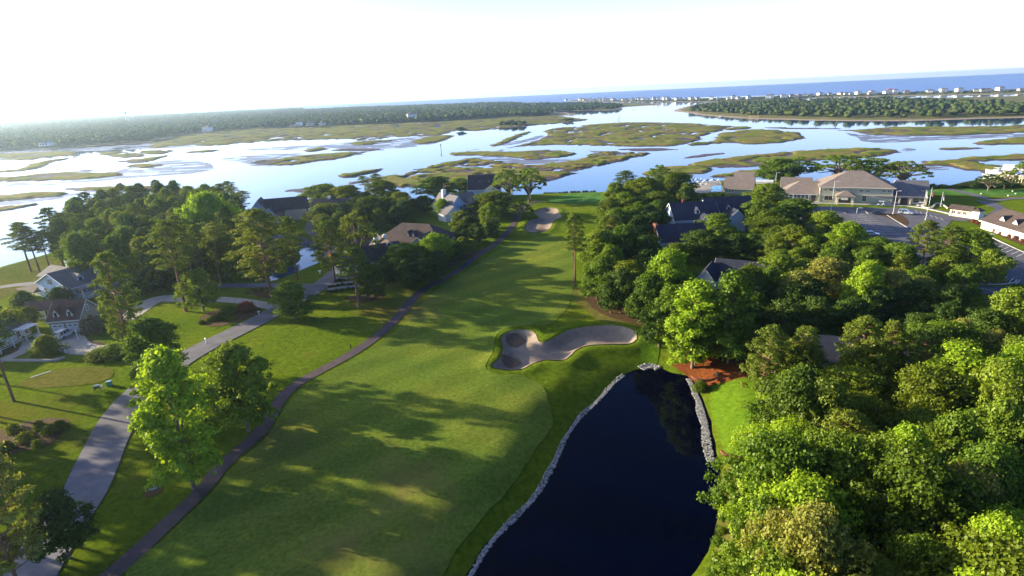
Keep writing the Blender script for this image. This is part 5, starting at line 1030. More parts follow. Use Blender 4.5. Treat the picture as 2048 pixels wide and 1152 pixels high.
# waterside house E
eh = house('waterside_house', 'blue sided house with a steep dark roof and a two level porch at the water', 0, 0, -3, xy=at(938, 398), z=0)
gable_part(eh, 0, 16, 0, 11, 4.8, 11.0, 'blue', 'roof_dark', 'x'); gable_part(eh, 8.5, 15.5, -3.2, 3, 4.4, 6.6, 'whitesid', 'roof_dark', 'y', oh=.3, z0=3.3)
for u in (8.6, 12, 15.2): MB().box(u - .15, u + .15, -3.2, -2.9, -.6, 4.4).build('porch_post', M['white'], eh)
MB().box(8.5, 15.5, -3.2, 0, 2.2, 2.4).box(8.5, 15.5, -3.2, -3.1, 3.1, 3.2).build('balcony', M['white'], eh); MB().box(9, 15, -.1, .0, 2.5, 4.2).box(9, 15, -.1, .0, .3, 2.0).build('glazing', M['glass'], eh)
for u in (5.5, 10): MB().box(u, u + .6, 2.6, 2.9, 8, 8.35).build('vent', M['metal'], eh)
# white gabled house F
fh = house('white_gabled_house', 'pale house with steep gables, a white chimney and a sunlit tan roof slope', 0, 0, 35, xy=at(908, 438), z=.1)
gable_part(fh, -2, 7, 0, 15, 4.2, 9.2, 'blue', 'roof_gray', 'y'); gable_part(fh, 4, 15, 4, 13, 4.2, 8.6, 'whitesid', 'roof_tan', 'x')
gable_part(fh, 9.5, 12, 2.2, 7, 4.8, 6.6, 'whitesid', 'roof_gray', 'y', oh=.3); chimney(fh, 1.5, 10, 6, 11, 1.7, 'white'); gable_part(fh, -6, 2, -4, 3, 3.0, 6.0, 'whitesid', 'roof_gray', 'y')
for u in (0, 3.8): window(fh, 'S', u, 3.3, 1, 1.6, 0)
for u in (6, 8.4, 13): window(fh, 'S', u, 1.3, 1, 1.6, 4)
# brown house G and H
gg = house('brown_house', 'large house with a dark brown hipped roof and two small gabled roof vents', 0, 0, -22, xy=at(758, 498), z=.1)
wallbox(gg, 0, 24, 0, 13, 3.2, 'creamsid'); MB().hip_roof(0, 24, 0, 13, 3.2, 8.2, .7, 'x', .25).build('roof', M['roof_brown'], gg); gable_part(gg, 15, 23, -4.5, 4, 3.1, 6.0, 'creamsid', 'roof_brown', 'y')
for u in (11.5, 13.6): dormer(gg, u, 1.5, 5.2, 4.0, 4.9, 6.4, 1.0, 'white', 'roof_brown', win=False)
for u in (3, 6.5, 10): window(gg, 'S', u, .9, 1.3, 1.5, 0)
window(gg, 'E', 6.5, .9, 1.6, 1.5, 24); MB().box(24.05, 25.2, 1, 10, 2.7, 3).build('porch_beam', M['white'], gg)
hh = house('brown_roofed_house', 'house with brown roofs and a white chimney cluster in front of the large brown house', 0, 0, 30, xy=at(722, 548), z=.1)
gable_part(hh, -2, 14, 0, 9, 3.2, 6.8, 'creamsid', 'roof_brown', 'x'); gable_part(hh, 7, 15, 4, 15, 3.2, 7.4, 'creamsid', 'roof_brown', 'y', oh=.5)
chimney(hh, 9.0, 10.5, 5, 8.6, 1.3, 'white'); chimney(hh, 11.5, 9.5, 5, 8.2, 1.0, 'white'); gable_part(hh, -6, -1, 1, 7, 3.0, 5.6, 'creamsid', 'roof_gray', 'x')
for u in (1, 4.5): window(hh, 'S', u, .9, 1.2, 1.4, 0)
# navy roofed houses
ih = house('navy_roofed_house', 'shaded house with a long navy roof and three small dormers', 0, 0, 2, xy=at(1355, 468), z=.1)
gable_part(ih, -1, 15, 0, 13, 4.8, 9.6, 'blue', 'roof_navy', 'x'); MB().gable_wall(12, 29, 2.5, 15.5, -1, 4.8, 10.4).build('wall', M['blue'], ih); MB().gable_roof(12, 29, 2.5, 15.5, 4.8, 10.4, 'x', .4).build('roof', M['roof_navy'], ih)
gable_part(ih, 6, 12.5, -3, 6, 3.8, 6.6, 'blue', 'roof_navy', 'y', oh=.35); gable_part(ih, 17.5, 24, -1, 8, 4.2, 7.4, 'blue', 'roof_navy', 'y', oh=.35)
for u, v in ((7.5, 1.8), (19.8, 4.6), (25.2, 4.6)): dormer(ih, u, v, v + 3.4, 6.2, 7.3, 8.5, 1.7, 'white', 'roof_navy')
for u in (8.2, 10.4): window(ih, 'S', u, 1, 1, 1.5, -3)
MB().box(25, 29, -.6, 2.4, 0, 3.6).build('bay', M['whitesid'], ih); chimney(ih, 4, 7, 8, 10.6, 1.0, 'brick')
jh = house('low_navy_house', 'low shaded house with a dark navy roof and a brick and white end wall', 0, 0, 4, xy=at(1322, 508), z=.1)
gable_part(jh, 0, 15, 0, 10, 3.6, 7.8, 'whitesid', 'roof_navy', 'x'); MB().box(-.9, -.03, 3.6, 6.2, -1, 8.6).build('chimney', M['brick'], jh); MB().cyl(10, 2.5, 5, 6.2, .12).build('roof_vent', M['white'], jh)
window(jh, 'S', 3, 1, 1.2, 1.5, 0)
kh = house('shaded_house', 'shaded house with a blue black roof and a bright white gable by the drive', 0, 0, -30, xy=at(1425, 575), z=.1)
gable_part(kh, 0, 14, 0, 10, 3.2, 6.2, 'whitesid', 'roof_navy', 'x'); gable_part(kh, -3.4, 1.4, -5, 3, 2.9, 6.0, 'white', 'roof_navy', 'y', oh=.3); window(kh, 'S', -1, 1.0, 1.2, 1.5, -5)
MB().box(12, 13, 4.2, 4.6, 5.8, 6.4).build('skylight', M['white'], kh)
oh_ = house('tan_roofed_house', 'tan roof and white wall peeping between the pines of the right wood', 0, 0, -20, xy=at(1690, 760), z=0)
gable_part(oh_, -7, 8, -3, 6, 3.2, 7.2, 'whitesid', 'roof_tan', 'x'); window(oh_, 'S', 4, 1, 1.2, 1.4, -3)
# right edge small roof
# ---------------------------------------------------------------- far houses
def beach_house(seed, rm, wm, tall):
    rd = random.Random(seed); root = thing('beach_house', 'x', 'house'); w, dd_, h = rd.uniform(9, 13), rd.uniform(9, 12), 6.5 + 3 * tall
    st = MB()
    for i in range(3):
        for j in range(2): st.box(-w / 2 + i * (w - .5) / 2, -w / 2 + .5 + i * (w - .5) / 2, -dd_ / 2 + j * (dd_ - .5), -dd_ / 2 + .5 + j * (dd_ - .5), 0, 2.6)
    st.build('stilts', M['wood'], root); MB().box(-w / 2, w / 2, -dd_ / 2, dd_ / 2, 2.4, h).build('wall', M[wm], root)
    MB().hip_roof(-w / 2, w / 2, -dd_ / 2, dd_ / 2, h, h + 2.8, .7, 'x').build('roof', M[rm], root)
    MB().box(-w / 2, w / 2, -dd_ / 2 - 1.6, -dd_ / 2, 2.4, 2.7).box(-w / 2, w / 2, -dd_ / 2 - 1.6, -dd_ / 2 - 1.5, 3.4, 3.6).build('deck', M['white'], root)
    [MB().box(-w / 2 + 1 + i * 2.6, -w / 2 + 2.4 + i * 2.6, -dd_ / 2 - .06, -dd_ / 2 + .02, 3.4, 5.2).build('window', M['glass'], root) for i in range(3)]
    return root
bp = [beach_house(1, 'roof_gray', 'whitesid', 0), beach_house(2, 'roof_tan', 'white', 1), beach_house(3, 'roof_dark', 'creamsid', 0), beach_house(4, 'roof_gray', 'white', 1), beach_house(5, 'roof_tan', 'creamsid', 0), beach_house(6, 'roof_red', 'white', 1)]
BL = ['small white beach house with a grey roof in the row along the ocean', 'tall white beach house with a tan roof in the row along the ocean', 'cream beach house with a dark roof in the row along the ocean', 'tall white beach house with a grey roof in the row along the ocean', 'cream beach house with a tan roof in the row along the ocean']
line = smooth(P([(1160, 202.5), (1300, 202), (1400, 201.5), (1500, 200), (1560, 198), (1650, 192), (1750, 190.5), (1850, 187.5), (2048, 183.5), (2250, 177)]), 5, closed=False)
seg = np.r_[0, np.cumsum(np.hypot(*np.diff(line, axis=0).T))]; s = 0.0; first = [True] * 6; rd = random.Random(4)
def put_house(k, x, y, rz, label, group, sc=1.0, z=.6):
    o = bp[k] if first[k] else copy_tree(bp[k]); first[k] = False
    o.location = (x, y, z); o.rotation_euler = (0, 0, rz); o.scale = (sc, sc, sc); o['label'] = label; o['group'] = group; return o
while s < seg[-1]:
    x = np.interp(s, seg, line[:, 0]); y = np.interp(s, seg, line[:, 1]); k = rd.randrange(5); off = rd.uniform(-14, 40)
    if proj(x, y, 0)[0] < 2060: put_house(k, x, y + off, rd.uniform(-.6, .3), BL[k], 'beach houses, ' + BL[k][:24], rd.uniform(.95, 1.25))
    s += rd.choice([15, 18, 22, 26, 40])
x, y = at(1779, 189); put_house(5, x, y, -.3, 'beach house with a red roof, the only red one in the ocean front row', 'red beach house', 1.3)
for i, (px, py, sc, l) in enumerate([(95, 297, 1.4, 'big pale house at the water edge of the far left woods'), (417, 266, 1.1, 'small white house at the left of the far wooded shore'), (586, 256, 1, 'leftmost of the white houses grouped on the far wooded shore'), (600, 255, 1.1, 'white house in the group on the far wooded shore, second from left'),
    (621, 255, 1.3, 'widest of the white houses grouped on the far wooded shore'), (645, 253, 1, 'white house just right of the group on the far wooded shore'), (825, 243, 1.6, 'tall steep roofed white house on the far shore in the centre'), (876, 241, .9, 'small white house right of the tall steep roofed one'), (893, 241, .8, 'second small white house right of the tall steep roofed one'),
    (1075, 230, 1, 'white house near the tip of the far wooded land'), (1132, 203, 1.2, 'white building standing above the woods by the inlet')]):
    x, y = at(px, py); put_house(i % 5, x, y, rd.uniform(-.4, .4), l, 'houses on the far wooded shore', sc, .8)
for k in range(6):
    if first[k]:
        for c in list(bp[k].children): bpy.data.objects.remove(c)
        bpy.data.objects.remove(bp[k])
# ---------------------------------------------------------------- vehicles
def car(kind, paint_, label, x, y, rz, group=None):
    root = thing({'suv': 'parked_suv', 'sedan': 'parked_car'}[kind], label, 'car', (x, y, g1(x, y) + .1), rz, group); suv = kind == 'suv'
    hb, hr = (1.0, 1.82) if suv else (.9, 1.42)
    prof = [(-2.4, .45), (-2.42, .8), (-2.35, hb), (1.0, hb + .05), (1.3, hb), (2.25, hb - .17), (2.4, .7), (2.4, .42), (1.9, .32), (-1.9, .32)]
    MB().prism(prof, -.93, .93, 'y').build('body', M[paint_], root, bevel=.05)
    gp = [(-2.3, hb), (-2.1, hr), (.35, hr), (1.15, hb)] if suv else [(-1.75, hb), (-1.15, hr), (.25, hr), (1.15, hb)]
    v = []
    for sy, sx in ((-1, 1), (1, 1)):
        for k, (a, b) in enumerate(gp): v.append((a, sy * (.86 if b == hb else .7), b))
    g = MB().add(v, [(0, 1, 2, 3), (7, 6, 5, 4), (0, 4, 5, 1), (1, 5, 6, 2), (2, 6, 7, 3)]); cab = g.build('windows', M['glass'], root)
    a, b = gp[1][0], gp[2][0]; MB().box(a - .05, b + .05, -.72, .72, hr - .01, hr + .05).build('roof', M[paint_], root)
    pl = MB()
    for xx in ([-2.15, -1.2, -.25, .75] if suv else [-1.3, -.3, .75]):
        for sy in (-1, 1):
            t = .06; top = min(max(xx, a), b); pl.add([(xx - t, sy * .875, hb), (xx + t, sy * .875, hb), (top + t, sy * .715, hr), (top - t, sy * .715, hr), (xx - t, sy * .84, hb), (xx + t, sy * .84, hb), (top + t, sy * .68, hr), (top - t, sy * .68, hr)], [(0, 1, 2, 3), (7, 6, 5, 4), (0, 3, 7, 4), (1, 5, 6, 2)])
    pl.build('pillars', M[paint_], root)
    for xx in (-1.45, 1.5):
        for sy in (-.86, .86):
            wv = MB().wheel(xx, sy, .36, .36, .24); w = wv.build('wheel', M['tyre'], root); MB().wheel(xx, sy + (.02 if sy > 0 else -.02), .36, .2, .24).build('rim', M['chrome'], w)
    for sy in (-.65, .65): MB().box(2.36, 2.43, sy - .2, sy + .2, .62, .78).build('headlight', M['white'], root); MB().box(-2.45, -2.38, sy - .14 + (.1 if sy > 0 else -.1), sy + .14 + (.1 if sy > 0 else -.1), .75, hb - .02).build('tail_light', M['lamp_red'], root)
    MB().box(-2.5, -2.36, -.9, .9, .4, .6).box(2.36, 2.48, -.88, .88, .38, .56).build('bumper', M[paint_], root, bevel=.02)
    return root
A = np.array(at(113, 683)); B_ = np.array(at(150, 664)); an = math.atan2(*(B_ - A)[::-1]); m = (A + B_) / 2; car('suv', 'car_white', 'white sport utility vehicle parked on the concrete before the tan garage', m[0], m[1], an)
for (a, b, k, pt, l) in (((1742, 429), (1771, 430), 'sedan', 'car_dark', 'dark blue car parked at the planted island of the lot'), ((1799, 428), (1822, 430), 'suv', 'car_silver', 'silver blue car parked right of the tall lamp post'), ((1733, 471), (1750, 472), 'sedan', 'car_silver', 'silver car half hidden at the near edge of the lot')):
    A, B_ = np.array(at(*a)), np.array(at(*b)); m = (A + B_) / 2; car(k, pt, l, m[0], m[1], math.atan2(*(B_ - A)[::-1]))
def cart(label, x, y, rz):
    r = thing('golf_cart', label, 'golf cart', (x, y, g1(x, y) + .1), rz)
    MB().prism([(-1.15, .35), (-1.15, .75), (-.3, .8), (-.2, .45), (.55, .45), (.75, .85), (1.2, .7), (1.25, .35)], -.55, .55, 'y').build('body', M['car_white'], r, bevel=.03)
    MB().box(-.75, -.2, -.5, .5, .8, .92).box(-.82, -.72, -.5, .5, .9, 1.3).build('seat', M['trim'], r); MB().box(-1.0, .9, -.6, .6, 1.85, 1.93).build('roof', M['white'], r, bevel=.02)
    for a in (-.9, .8):
        for b in (-.52, .52): MB().box(a - .03, a + .03, b - .03, b + .03, .7, 1.86).build('post', M['black'], r)
    for a in (-.8, .85):
        for b in (-.5, .5): MB().wheel(a, b, .24, .24, .2).build('wheel', M['tyre'], r)
x, y = at(1762, 412.5); cart('white golf cart on the pavement in front of the clubhouse', x, y, R(155))
x, y = at(1841, 414.5); cart('golf cart at the foot of the left flagpole', x, y, R(150))
# ---------------------------------------------------------------- lamps, flags, small things
def lamp(px, py, ty, label):
    x, y, h = hfor(px, py, ty); r = thing('street_lamp', label, 'lamp post', (x, y, g1(x, y)), R(-25), 'lamp posts of the parking lot')
    MB().cyl(0, 0, 0, .7, .3).build('base', M['concrete'], r); MB().cyl(0, 0, .7, h, .13, 10, .08).build('pole', M['metal'], r)
    MB().box(0, 1.1, -.05, .05, h - .1, h).build('arm', M['metal'], r); MB().box(.6, 1.5, -.18, .18, h - .05, h + .1).build('lamp_head', M['metal'], r)
lamp(1662, 420, 363, 'lamp post in front of the entrance porch of the clubhouse'); lamp(1786, 429, 382, 'lamp post in the planted island between the parked cars'); lamp(1708, 461, 416, 'lamp post at the near left of the parking rows')
lamp(1851, 441, 418, 'short lamp post in the right of the lot below the flagpoles'); lamp(1970, 497, 468, 'lamp post at the corner of the right hand parking rows'); lamp(1549, 385, 345, 'lamp post behind the trees right of the pool house')
def flag(px, py, ty, kind, label):
    x, y, h = hfor(px, py, ty); r = thing('flagpole', label, 'flagpole', (x, y, g1(x, y)), R(-25), 'flagpoles'); MB().cyl(0, 0, 0, .4, .25).build('base', M['concrete'], r)
    MB().cyl(0, 0, .4, h, .1, 10, .05).build('pole', M['white'], r); MB().cyl(0, 0, h, h + .2, .12).build('finial', M['chrome'], r)
    w, hh_, n = .95, 2.6, 13; parts = {'flag_red': MB(), 'flag_white': MB(), 'flag_blue': MB()}   # hanging limp, gathered in folds
    for s_ in range(n if kind == 'us' else 3):
        a0, a1 = s_ / (n if kind == 'us' else 3), (s_ + 1) / (n if kind == 'us' else 3); m_ = ('flag_red', 'flag_white')[s_ % 2] if kind == 'us' else (('flag_blue', 'flag_white', 'flag_red') if kind == 'nc' else ('flag_white', 'flag_white', 'flag_white'))[s_]
        for j in range(8):
            b0, b1 = j / 8, (j + 1) / 8
            f = lambda a, b: (.1 + w * (a * .8 + .1) * (.5 + .5 * b), .16 * math.sin(a * 14 + b * 2), h - .4 - hh_ * b - .9 * a * (1 - b * .3))
            q = [f(a0, b0), f(a1, b0), f(a1, b1), f(a0, b1)]
            tgt = 'flag_blue' if kind == 'us' and a0 < .4 and b1 < .55 else m_
            parts[tgt].add(q, [(0, 1, 2, 3)])
    fo = None
    for k, mb_ in parts.items():
        if mb_.v: o = mb_.build('flag' if fo is None else {'flag_red': 'red_band', 'flag_white': 'white_band', 'flag_blue': 'blue_band'}[k], M[k], r if fo is None else fo); fo = fo or o
flag(1847, 413, 380, 'plain', 'left of the three flagpoles, with a limp pale flag'); flag(1857, 415, 376, 'us', 'middle and tallest flagpole with a limp red, white and blue flag'); flag(1881, 413, 384, 'nc', 'right of the three flagpoles, with a limp white and blue flag')
pw = thing('retaining_wall', 'curved low stone wall round the flagpole terrace', 'wall', (0, 0, 0)); ribbon('wall', P([(1842, 414.5), (1862, 417), (1872, 408), (1884, 409), (1896, 418)]), .5, M['cream'], 0, step=.6, height=.4, parent=pw)
def mailbox(px, py, label, mat='white'):
    x, y = at(px, py); r = thing('mailbox', label, 'mailbox', (x, y, g1(x, y)), random.uniform(0, 3)); MB().box(-.07, .07, -.07, .07, 0, 1.1).build('post', M['white'], r)
    MB().prism([(-.14, 1.1), (.14, 1.1), (.14, 1.28), (.07, 1.38), (-.07, 1.38), (-.14, 1.28)], -.3, .3, 'x').build('box', M[mat], r)
mailbox(413, 688, 'white mailbox at the road where the concrete drive meets it'); mailbox(131, 706, 'black mailbox post at the near side of the curved drive', 'black'); mailbox(519, 633, 'white mailbox at the corner of the mulch bed')
x, y = at(157, 681); lp = thing('lamp_post', 'white garden post beside the parked white vehicle', 'post', (x, y, g1(x, y))); MB().box(-.08, .08, -.08, .08, 0, 2.6).build('post', M['white'], lp); MB().box(-.25, .25, -.04, .04, 2.3, 2.45).build('crossbar', M['white'], lp)
x, y = at(640, 548); bb = thing('bird_bath', 'white bird bath on the lawn above the left pond', 'bird bath', (x, y, g1(x, y))); MB().cyl(0, 0, 0, .9, .18).build('stem', M['white'], bb); MB().cyl(0, 0, .9, 1.1, .25, 14, .55).build('bowl', M['white'], bb)
x, y = at(196, 782); tb = thing('grill', 'black grill with a white lid on the lawn by the road', 'grill', (x, y, g1(x, y)), .4); MB().box(-.5, .5, -.3, .3, .6, .95).build('firebox', M['black'], tb, bevel=.04)
for a in (-.42, .42):
    for b in (-.24, .24): MB().box(a - .03, a + .03, b - .03, b + .03, 0, .6).build('leg', M['black'], tb)
MB().box(-.5, .5, -.28, .28, .95, 1.2).build('lid', M['white'], tb, bevel=.08); MB().box(.55, .9, -.25, .25, .85, .9).build('side_shelf', M['white'], tb)
x, y = at(220, 772); gb = thing('utility_box', 'small green utility box on the lawn by the road', 'utility box', (x, y, g1(x, y)), .3); MB().box(-.4, .4, -.35, .35, 0, .9).build('cabinet', M['green_paint'], gb, bevel=.04); MB().box(-.45, .45, -.4, .4, .9, 1.0).build('lid', M['green_paint'], gb, bevel=.03)
x, y = at(206, 780); wp = thing('marker_post', 'short white marker post beside the grill', 'post', (x, y, g1(x, y))); MB().cyl(0, 0, 0, 1.0, .07).build('post', M['white'], wp); MB().cyl(0, 0, 1.0, 1.05, .09).build('cap', M['white'], wp)
# low kerb / wall in front of the left drive
lwall = thing('garden_wall', 'low brick and stone garden wall before the shaded lawn at the left', 'wall', (0, 0, 0)); ribbon('wall', P([(-20, 722), (20, 722), (70, 722), (110, 722), (130, 716)]), .35, M['concrete'], 0, step=1, height=.5, parent=lwall)
x, y = at(82, 749); pk = thing('plank', 'pale plank lying on the worn patch of lawn', 'plank', (x, y, g1(x, y) + .08), R(52)); MB().box(-1.7, 1.7, -.1, .1, 0, .08).build('board', M['white'], pk); MB().box(-1.5, -1.35, -.12, .12, -.04, 0).build('batten', M['wood'], pk)
# brick rings at the stony bank
for (px, py, rr_, l) in ((1408, 748, 1.7, 'curved red brick edging at the top of the stony bank'), (1470, 898, 1.5, 'curved red brick edging at the lower end of the stony bank')):
    x, y = at(px, py); r = thing('brick_edging', l, 'edging', (x, y, max(g1(x, y), -.3))); mb = MB()
    for k in range(26):
        a = R(175 + k * 6.6); c, s_ = math.cos(a), math.sin(a); b = len(mb.v); q = [(-.1, -.2), (.1, -.2), (.1, .2), (-.1, .2)]
        p4 = [(rr_ * 1.25 * c + u * c - v * s_, rr_ * s_ + u * s_ + v * c) for u, v in [(-.13, -.12), (.13, -.12), (.13, .12), (-.13, .12)]]
        mb.add([(u, v, -.3) for u, v in p4] + [(u, v, .14) for u, v in p4], [(3, 2, 1, 0), (4, 5, 6, 7), (0, 1, 5, 4), (1, 2, 6, 5), (2, 3, 7, 6), (3, 0, 4, 7)])
    mb.build('bricks', M['brick'], r); MB().box(rr_ * 1.3, rr_ * 1.3 + .3, -.2, .2, -.2, .5).build('end_block', M['stone'], r)
x, y = at(1300, 733); 
# rock in the small bed
x, y = at(306, 977); rk = thing('boulder', 'pale rock in the small bed near the cart path', 'rock', (x, y, g1(x, y))); mb = MB(); V = ICO_V * (1 + .3 * (np.random.default_rng(3).random((len(ICO_V), 1)) - .5)) * [.7, .45, .35]; mb.add([tuple(v) for v in V], [tuple(f) for f in ICO_F]); mb.build('rock', M['stone'], rk)
# yellow bench shelter right of the clubhouse
x, y = at(1829, 386); ys = thing('shelter', 'small yellow wooden shelter on the lawn right of the clubhouse', 'shelter', (x, y, g1(x, y)), R(-25)); MB().box(-2, 2, -.9, 1, 2.2, 2.4).build('roof', M['yellow'], ys)
for a in (-1.85, 1.85):
    for b in (-.8, .85): MB().box(a - .1, a + .1, b - .1, b + .1, -.2, 2.2).build('post', M['yellow'], ys)
MB().box(-1.7, 1.7, .3, .8, .45, .55).box(-1.7, 1.7, .75, .85, .5, 1.2).build('bench', M['yellow'], ys)
# tee markers
for i, (px, py) in enumerate(((1962, 389), (2016, 393), (2031, 389), (1076 + 949, 384))):
    x, y = at(px, py); r = thing('tee_marker', 'small white marker ball on the practice tee', 'marker', (x, y, g1(x, y)), 0, 'markers on the practice tee'); mb = MB(); mb.add([tuple(v) for v in ICO_V * .3 + [0, 0, .35]], [tuple(f) for f in ICO_F]); mb.build('ball', M['white'], r, sm=True); MB().cyl(0, 0, 0, .1, .05).build('stem', M['metal'], r)
# golf flagstick on the green
x, y = at(1166, 402); fs = thing('flagstick', 'thin flagstick on the distant putting green', 'flagstick', (x, y, g1(x, y))); MB().cyl(0, 0, 0, 2.2, .03).build('stick', M['white'], fs); MB().prism([(0, 1.75), (.5, 1.95), (0, 2.15)], -.01, .01, 'y').build('flag', M['flag_white'], fs)
x, y = at(702, 697); cm = thing('course_sign', 'short dark course post at the outer edge of the cart path', 'post', (x, y, g1(x, y))); MB().box(-.08, .08, -.08, .08, 0, .9).build('post', M['black'], cm); MB().box(-.14, .14, -.03, .03, .75, .95).build('plate', M['wood'], cm)
# pool fence, loungers and covers
A, B_ = np.array(at(1408, 385)), np.array(at(1446, 384.5)); an = math.atan2(*(B_ - A)[::-1]); Lf = float(np.linalg.norm(B_ - A)); pf = thing('pool_fence', 'white picket fence in front of the swimming pool', 'fence', (*A, g1(*A)), an); mb = MB()
for i in range(int(Lf / .35)): mb.box(i * .35, i * .35 + .08, 0, .06, 0, 1.5)
mb.build('pickets', M['white'], pf); MB().box(0, Lf, -.04, 0, 1.3, 1.4).box(0, Lf, -.04, 0, .2, .3).build('rails', M['white'], pf)
for i, (px, py, w, dd_) in enumerate(((1396, 372, 5, 2.4), (1410, 369, 6, 2.4), (1425, 368, 6, 2), (1402, 377, 5, 1.6), (1392, 366, 5, 2))):
    x, y = at(px, py); r = thing('sun_shade', ['pale canvas shade nearest the trees on the pool terrace', 'pale canvas shade in the middle of the pool terrace', 'pale canvas shade beside the pool house', 'low pale canvas shade at the front of the pool terrace', 'pale canvas shade at the water side of the pool terrace'][i], 'sun shade', (x, y, g1(x, y)), R(-25), 'canvas shades by the pool')
    mb = MB(); n = 8
    for j in range(n):
        u0, u1 = -w / 2 + w * j / n, -w / 2 + w * (j + 1) / n; zf_ = lambda u: 2.1 + .35 * math.cos(u * 6.28 / w * 2)
        mb.slab([(u0, -dd_ / 2, zf_(u0)), (u1, -dd_ / 2, zf_(u1)), (u1, dd_ / 2, zf_(u1) + .2), (u0, dd_ / 2, zf_(u0) + .2)], .06)
    mb.build('canopy', M['cover'], r)
    for a in (-w / 2 + .2, w / 2 - .2):
        for b in (-dd_ / 2 + .1, dd_ / 2 - .1): MB().box(a - .05, a + .05, b - .05, b + .05, 0, 2.2).build('post', M['metal'], r)
# marina dock and boats at the right
A, B_ = np.array(at(1982, 362)), np.array(at(2062, 367)); an = math.atan2(*(B_ - A)[::-1]); Lf = float(np.linalg.norm(B_ - A)) + 10
dk = thing('dock', 'long white railed dock reaching to the marina at the right edge', 'dock', (*A, 0), an); MB().box(0, Lf, 0, 3.2, 1.9, 2.2).build('deck', M['cream'], dk); mb = MB()
for i in range(int(Lf / 1.1)):
    mb.box(i * 1.1, i * 1.1 + .3, -.1, 0, -2, 3.2)
mb.box(0, Lf, -.12, .02, 3.0, 3.3); mb.build('railing', M['cream'], dk)
dh2 = thing('boat_shed', 'white roofed boat shed on the marina dock, cut by the right edge', 'boat shed', (*at(2034, 358), 0), an); MB().gable_roof(-6, 14, -3, 5, 4.4, 6.4, 'x', .4).build('roof', M['cover'], dh2)
for i in range(6): MB().box(-5.6 + i * 3.4, -5.3 + i * 3.4, -2.9, -2.5, -2, 4.4).build('post', M['cream'], dh2)
def boat(x, y, rz, L, label, cabin=True, group=None):
    r = thing('boat', label, 'boat', (x, y, WL), rz, group); h = .95 * L / 7; v = []; ns = 8
    for i in range(ns + 1):
        t = i / ns; w = L * .17 * (1 - max(0, (t - .45) / .55) ** 2.2) + .01; xx = -L / 2 + L * t; sh = h * (1 + .35 * t * t)
        v += [(xx, -w, sh), (xx, -w * .75, -.15), (xx, w * .75, -.15), (xx, w, sh)]
    f = [(4 * i + j, 4 * i + 4 + j, 4 * i + 5 + j, 4 * i + 1 + j) for i in range(ns) for j in range(3)] + [(0, 1, 2, 3)] + [(4 * i + 3, 4 * i + 7, 4 * i + 4, 4 * i) for i in range(ns)]
    MB().add(v, f).build('hull', M['white'], r)
    if cabin:
        MB().prism([(-.05 * L, h), (.2 * L, h), (.1 * L, h + 1.0), (-.05 * L, h + 1.1)], -L * .1, L * .1, 'y').build('cabin', M['white'], r, bevel=.03); MB().box(-.12 * L, .08 * L, -L * .12, L * .12, h + 1.9, h + 2.0).build('roof', M['white'], r)
        for a in (-.1 * L, .06 * L):
            for b in (-L * .1, L * .1): MB().box(a - .03, a + .03, b - .03, b + .03, h, h + 1.95).build('post', M['metal'], r)
    MB().box(-L / 2 - .5, -L / 2, -.2, .2, .2, h + .5).build('outboard_motor', M['black'], r)
for i, (px, py, L, l) in enumerate(((1994, 350, 13, 'largest white motor boat moored left at the marina dock'), (2010, 353, 10, 'white boat moored second from the left at the marina dock'), (1986, 355, 9, 'small white boat moored at the left tip of the dock'))):
    x, y = at(px, py, WL); boat(x, y, R(100 + 20 * i), L, l, group='boats at the marina')
x, y = at(1440, 235.5, WL); boat(x, y, R(60), 11, 'white boat moored at the sandy shore of the wooded island')
x, y = at(1108, 225.5, WL); bo = thing('sailboat', 'white sailboat with a bare mast by the far wooded point', 'boat', (x, y, WL), .4); MB().prism([(-5, .2), (5.5, .2), (6, 1.5), (-5, 1.3)], -1.3, 1.3, 'y').build('hull', M['white'], bo, bevel=.1); MB().cyl(.6, 0, 1, 14, .12).build('mast', M['white'], bo); MB().box(-3, 1, -.8, .8, 1.3, 2.1).build('cabin', M['white'], bo)
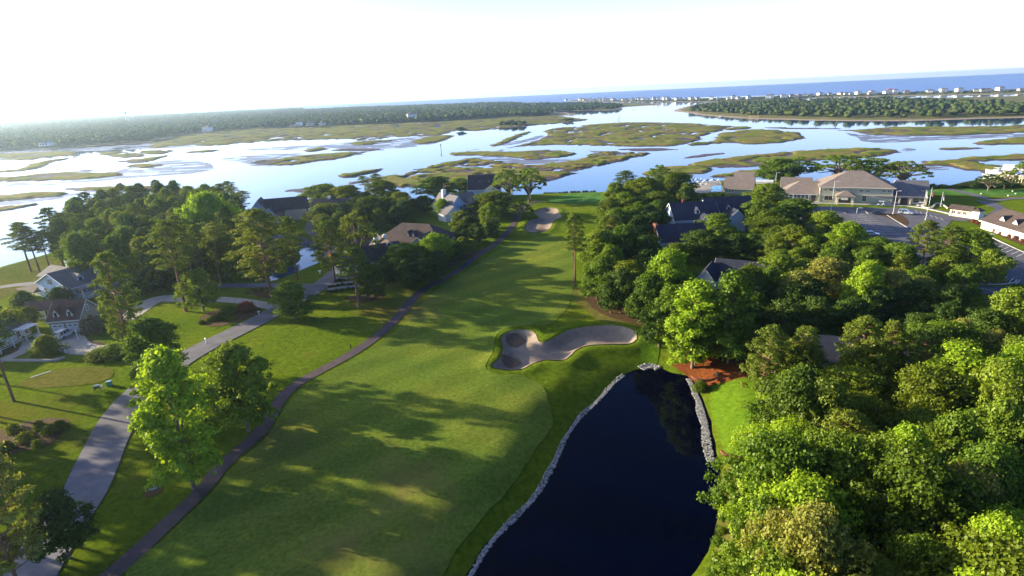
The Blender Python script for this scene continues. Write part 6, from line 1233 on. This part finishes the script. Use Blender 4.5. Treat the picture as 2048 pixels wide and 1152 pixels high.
for nm, a, b, l, hgt in (('pier', (1496, 236.5), (1519, 236.5), 'short wooden pier at the sandy shore of the wooded island', 3), ('pier', (1140, 229), (1152, 227.5), 'wooden pier at the far wooded point', 2.5)):
    A, B_ = np.array(at(*a, WL)), np.array(at(*b, WL)); an = math.atan2(*(B_ - A)[::-1]); Lf = float(np.linalg.norm(B_ - A)); r = thing(nm, l, 'pier', (*A, WL), an); MB().box(0, Lf, 0, 2.5, 1.4, 1.8).build('deck', M['wood'], r)
    n = 9
    for i in range(n): MB().box(i * Lf / n, i * Lf / n + .5, -.2, .3, -1, hgt + 1).build('pile', M['wood'], r)
for px, py, ty, l in ((882, 298, 285, 'channel marker pole in the water left of the grassy spit'), (1236, 246, 234, 'left of two channel marker poles before the inlet'), (1239.5, 240, 229, 'right of two channel marker poles before the inlet'), (1672, 247, 239, 'channel marker pole in the water before the wooded island'), (1267, 218, 215, 'left mooring dolphin at the tip of the far point'), (1270, 218, 215, 'right mooring dolphin at the tip of the far point')):
    x, y, h = hfor(px, py, ty); r = thing('channel_marker', l, 'marker post', (x, y, WL)); MB().cyl(0, 0, -1, h * .75, .3).build('pole', M['wood'], r); MB().box(-.6, .6, -.08, .08, h * .75 - .2, h * .75 + 1.0).build('board', M['wood'], r)
x, y, h = hfor(256, 248, 228); wt = thing('water_tower', 'hazy water tower rising above the far left woods', 'water tower', (x, y, 0)); mb = MB(); h = 42; mb.add([tuple(v) for v in ICO_V * [7, 7, 4.5] + [0, 0, h]], [tuple(f) for f in ICO_F]); mb.build('tank', M['metal'], wt, sm=True)
for k in range(4): MB().tube([(6 * math.cos(k * 1.57), 6 * math.sin(k * 1.57), 0), (4.5 * math.cos(k * 1.57), 4.5 * math.sin(k * 1.57), h)], .5).build('leg', M['metal'], wt)
# yard / picnic table shapes on the lawn under the trees
x, y = at(694, 586); 
# ---------------------------------------------------------------- haze
HZ = bpy.data.materials.new('haze'); HZ.use_nodes = True; nt = HZ.node_tree; nt.nodes.remove(nt.nodes['Principled BSDF'])
v = nt.nodes.new('ShaderNodeVolumePrincipled'); v.inputs['Color'].default_value = (.62, .81, 1, 1); v.inputs['Density'].default_value = HAZE_D; v.inputs['Anisotropy'].default_value = .68
nt.links.new(v.outputs[0], nt.nodes['Material Output'].inputs['Volume'])
hz = MB().box(-9950, 9950, -950, 9950, -5, 75).build('haze', HZ); tag(hz, kind='stuff'); hz.display_type = 'WIRE'
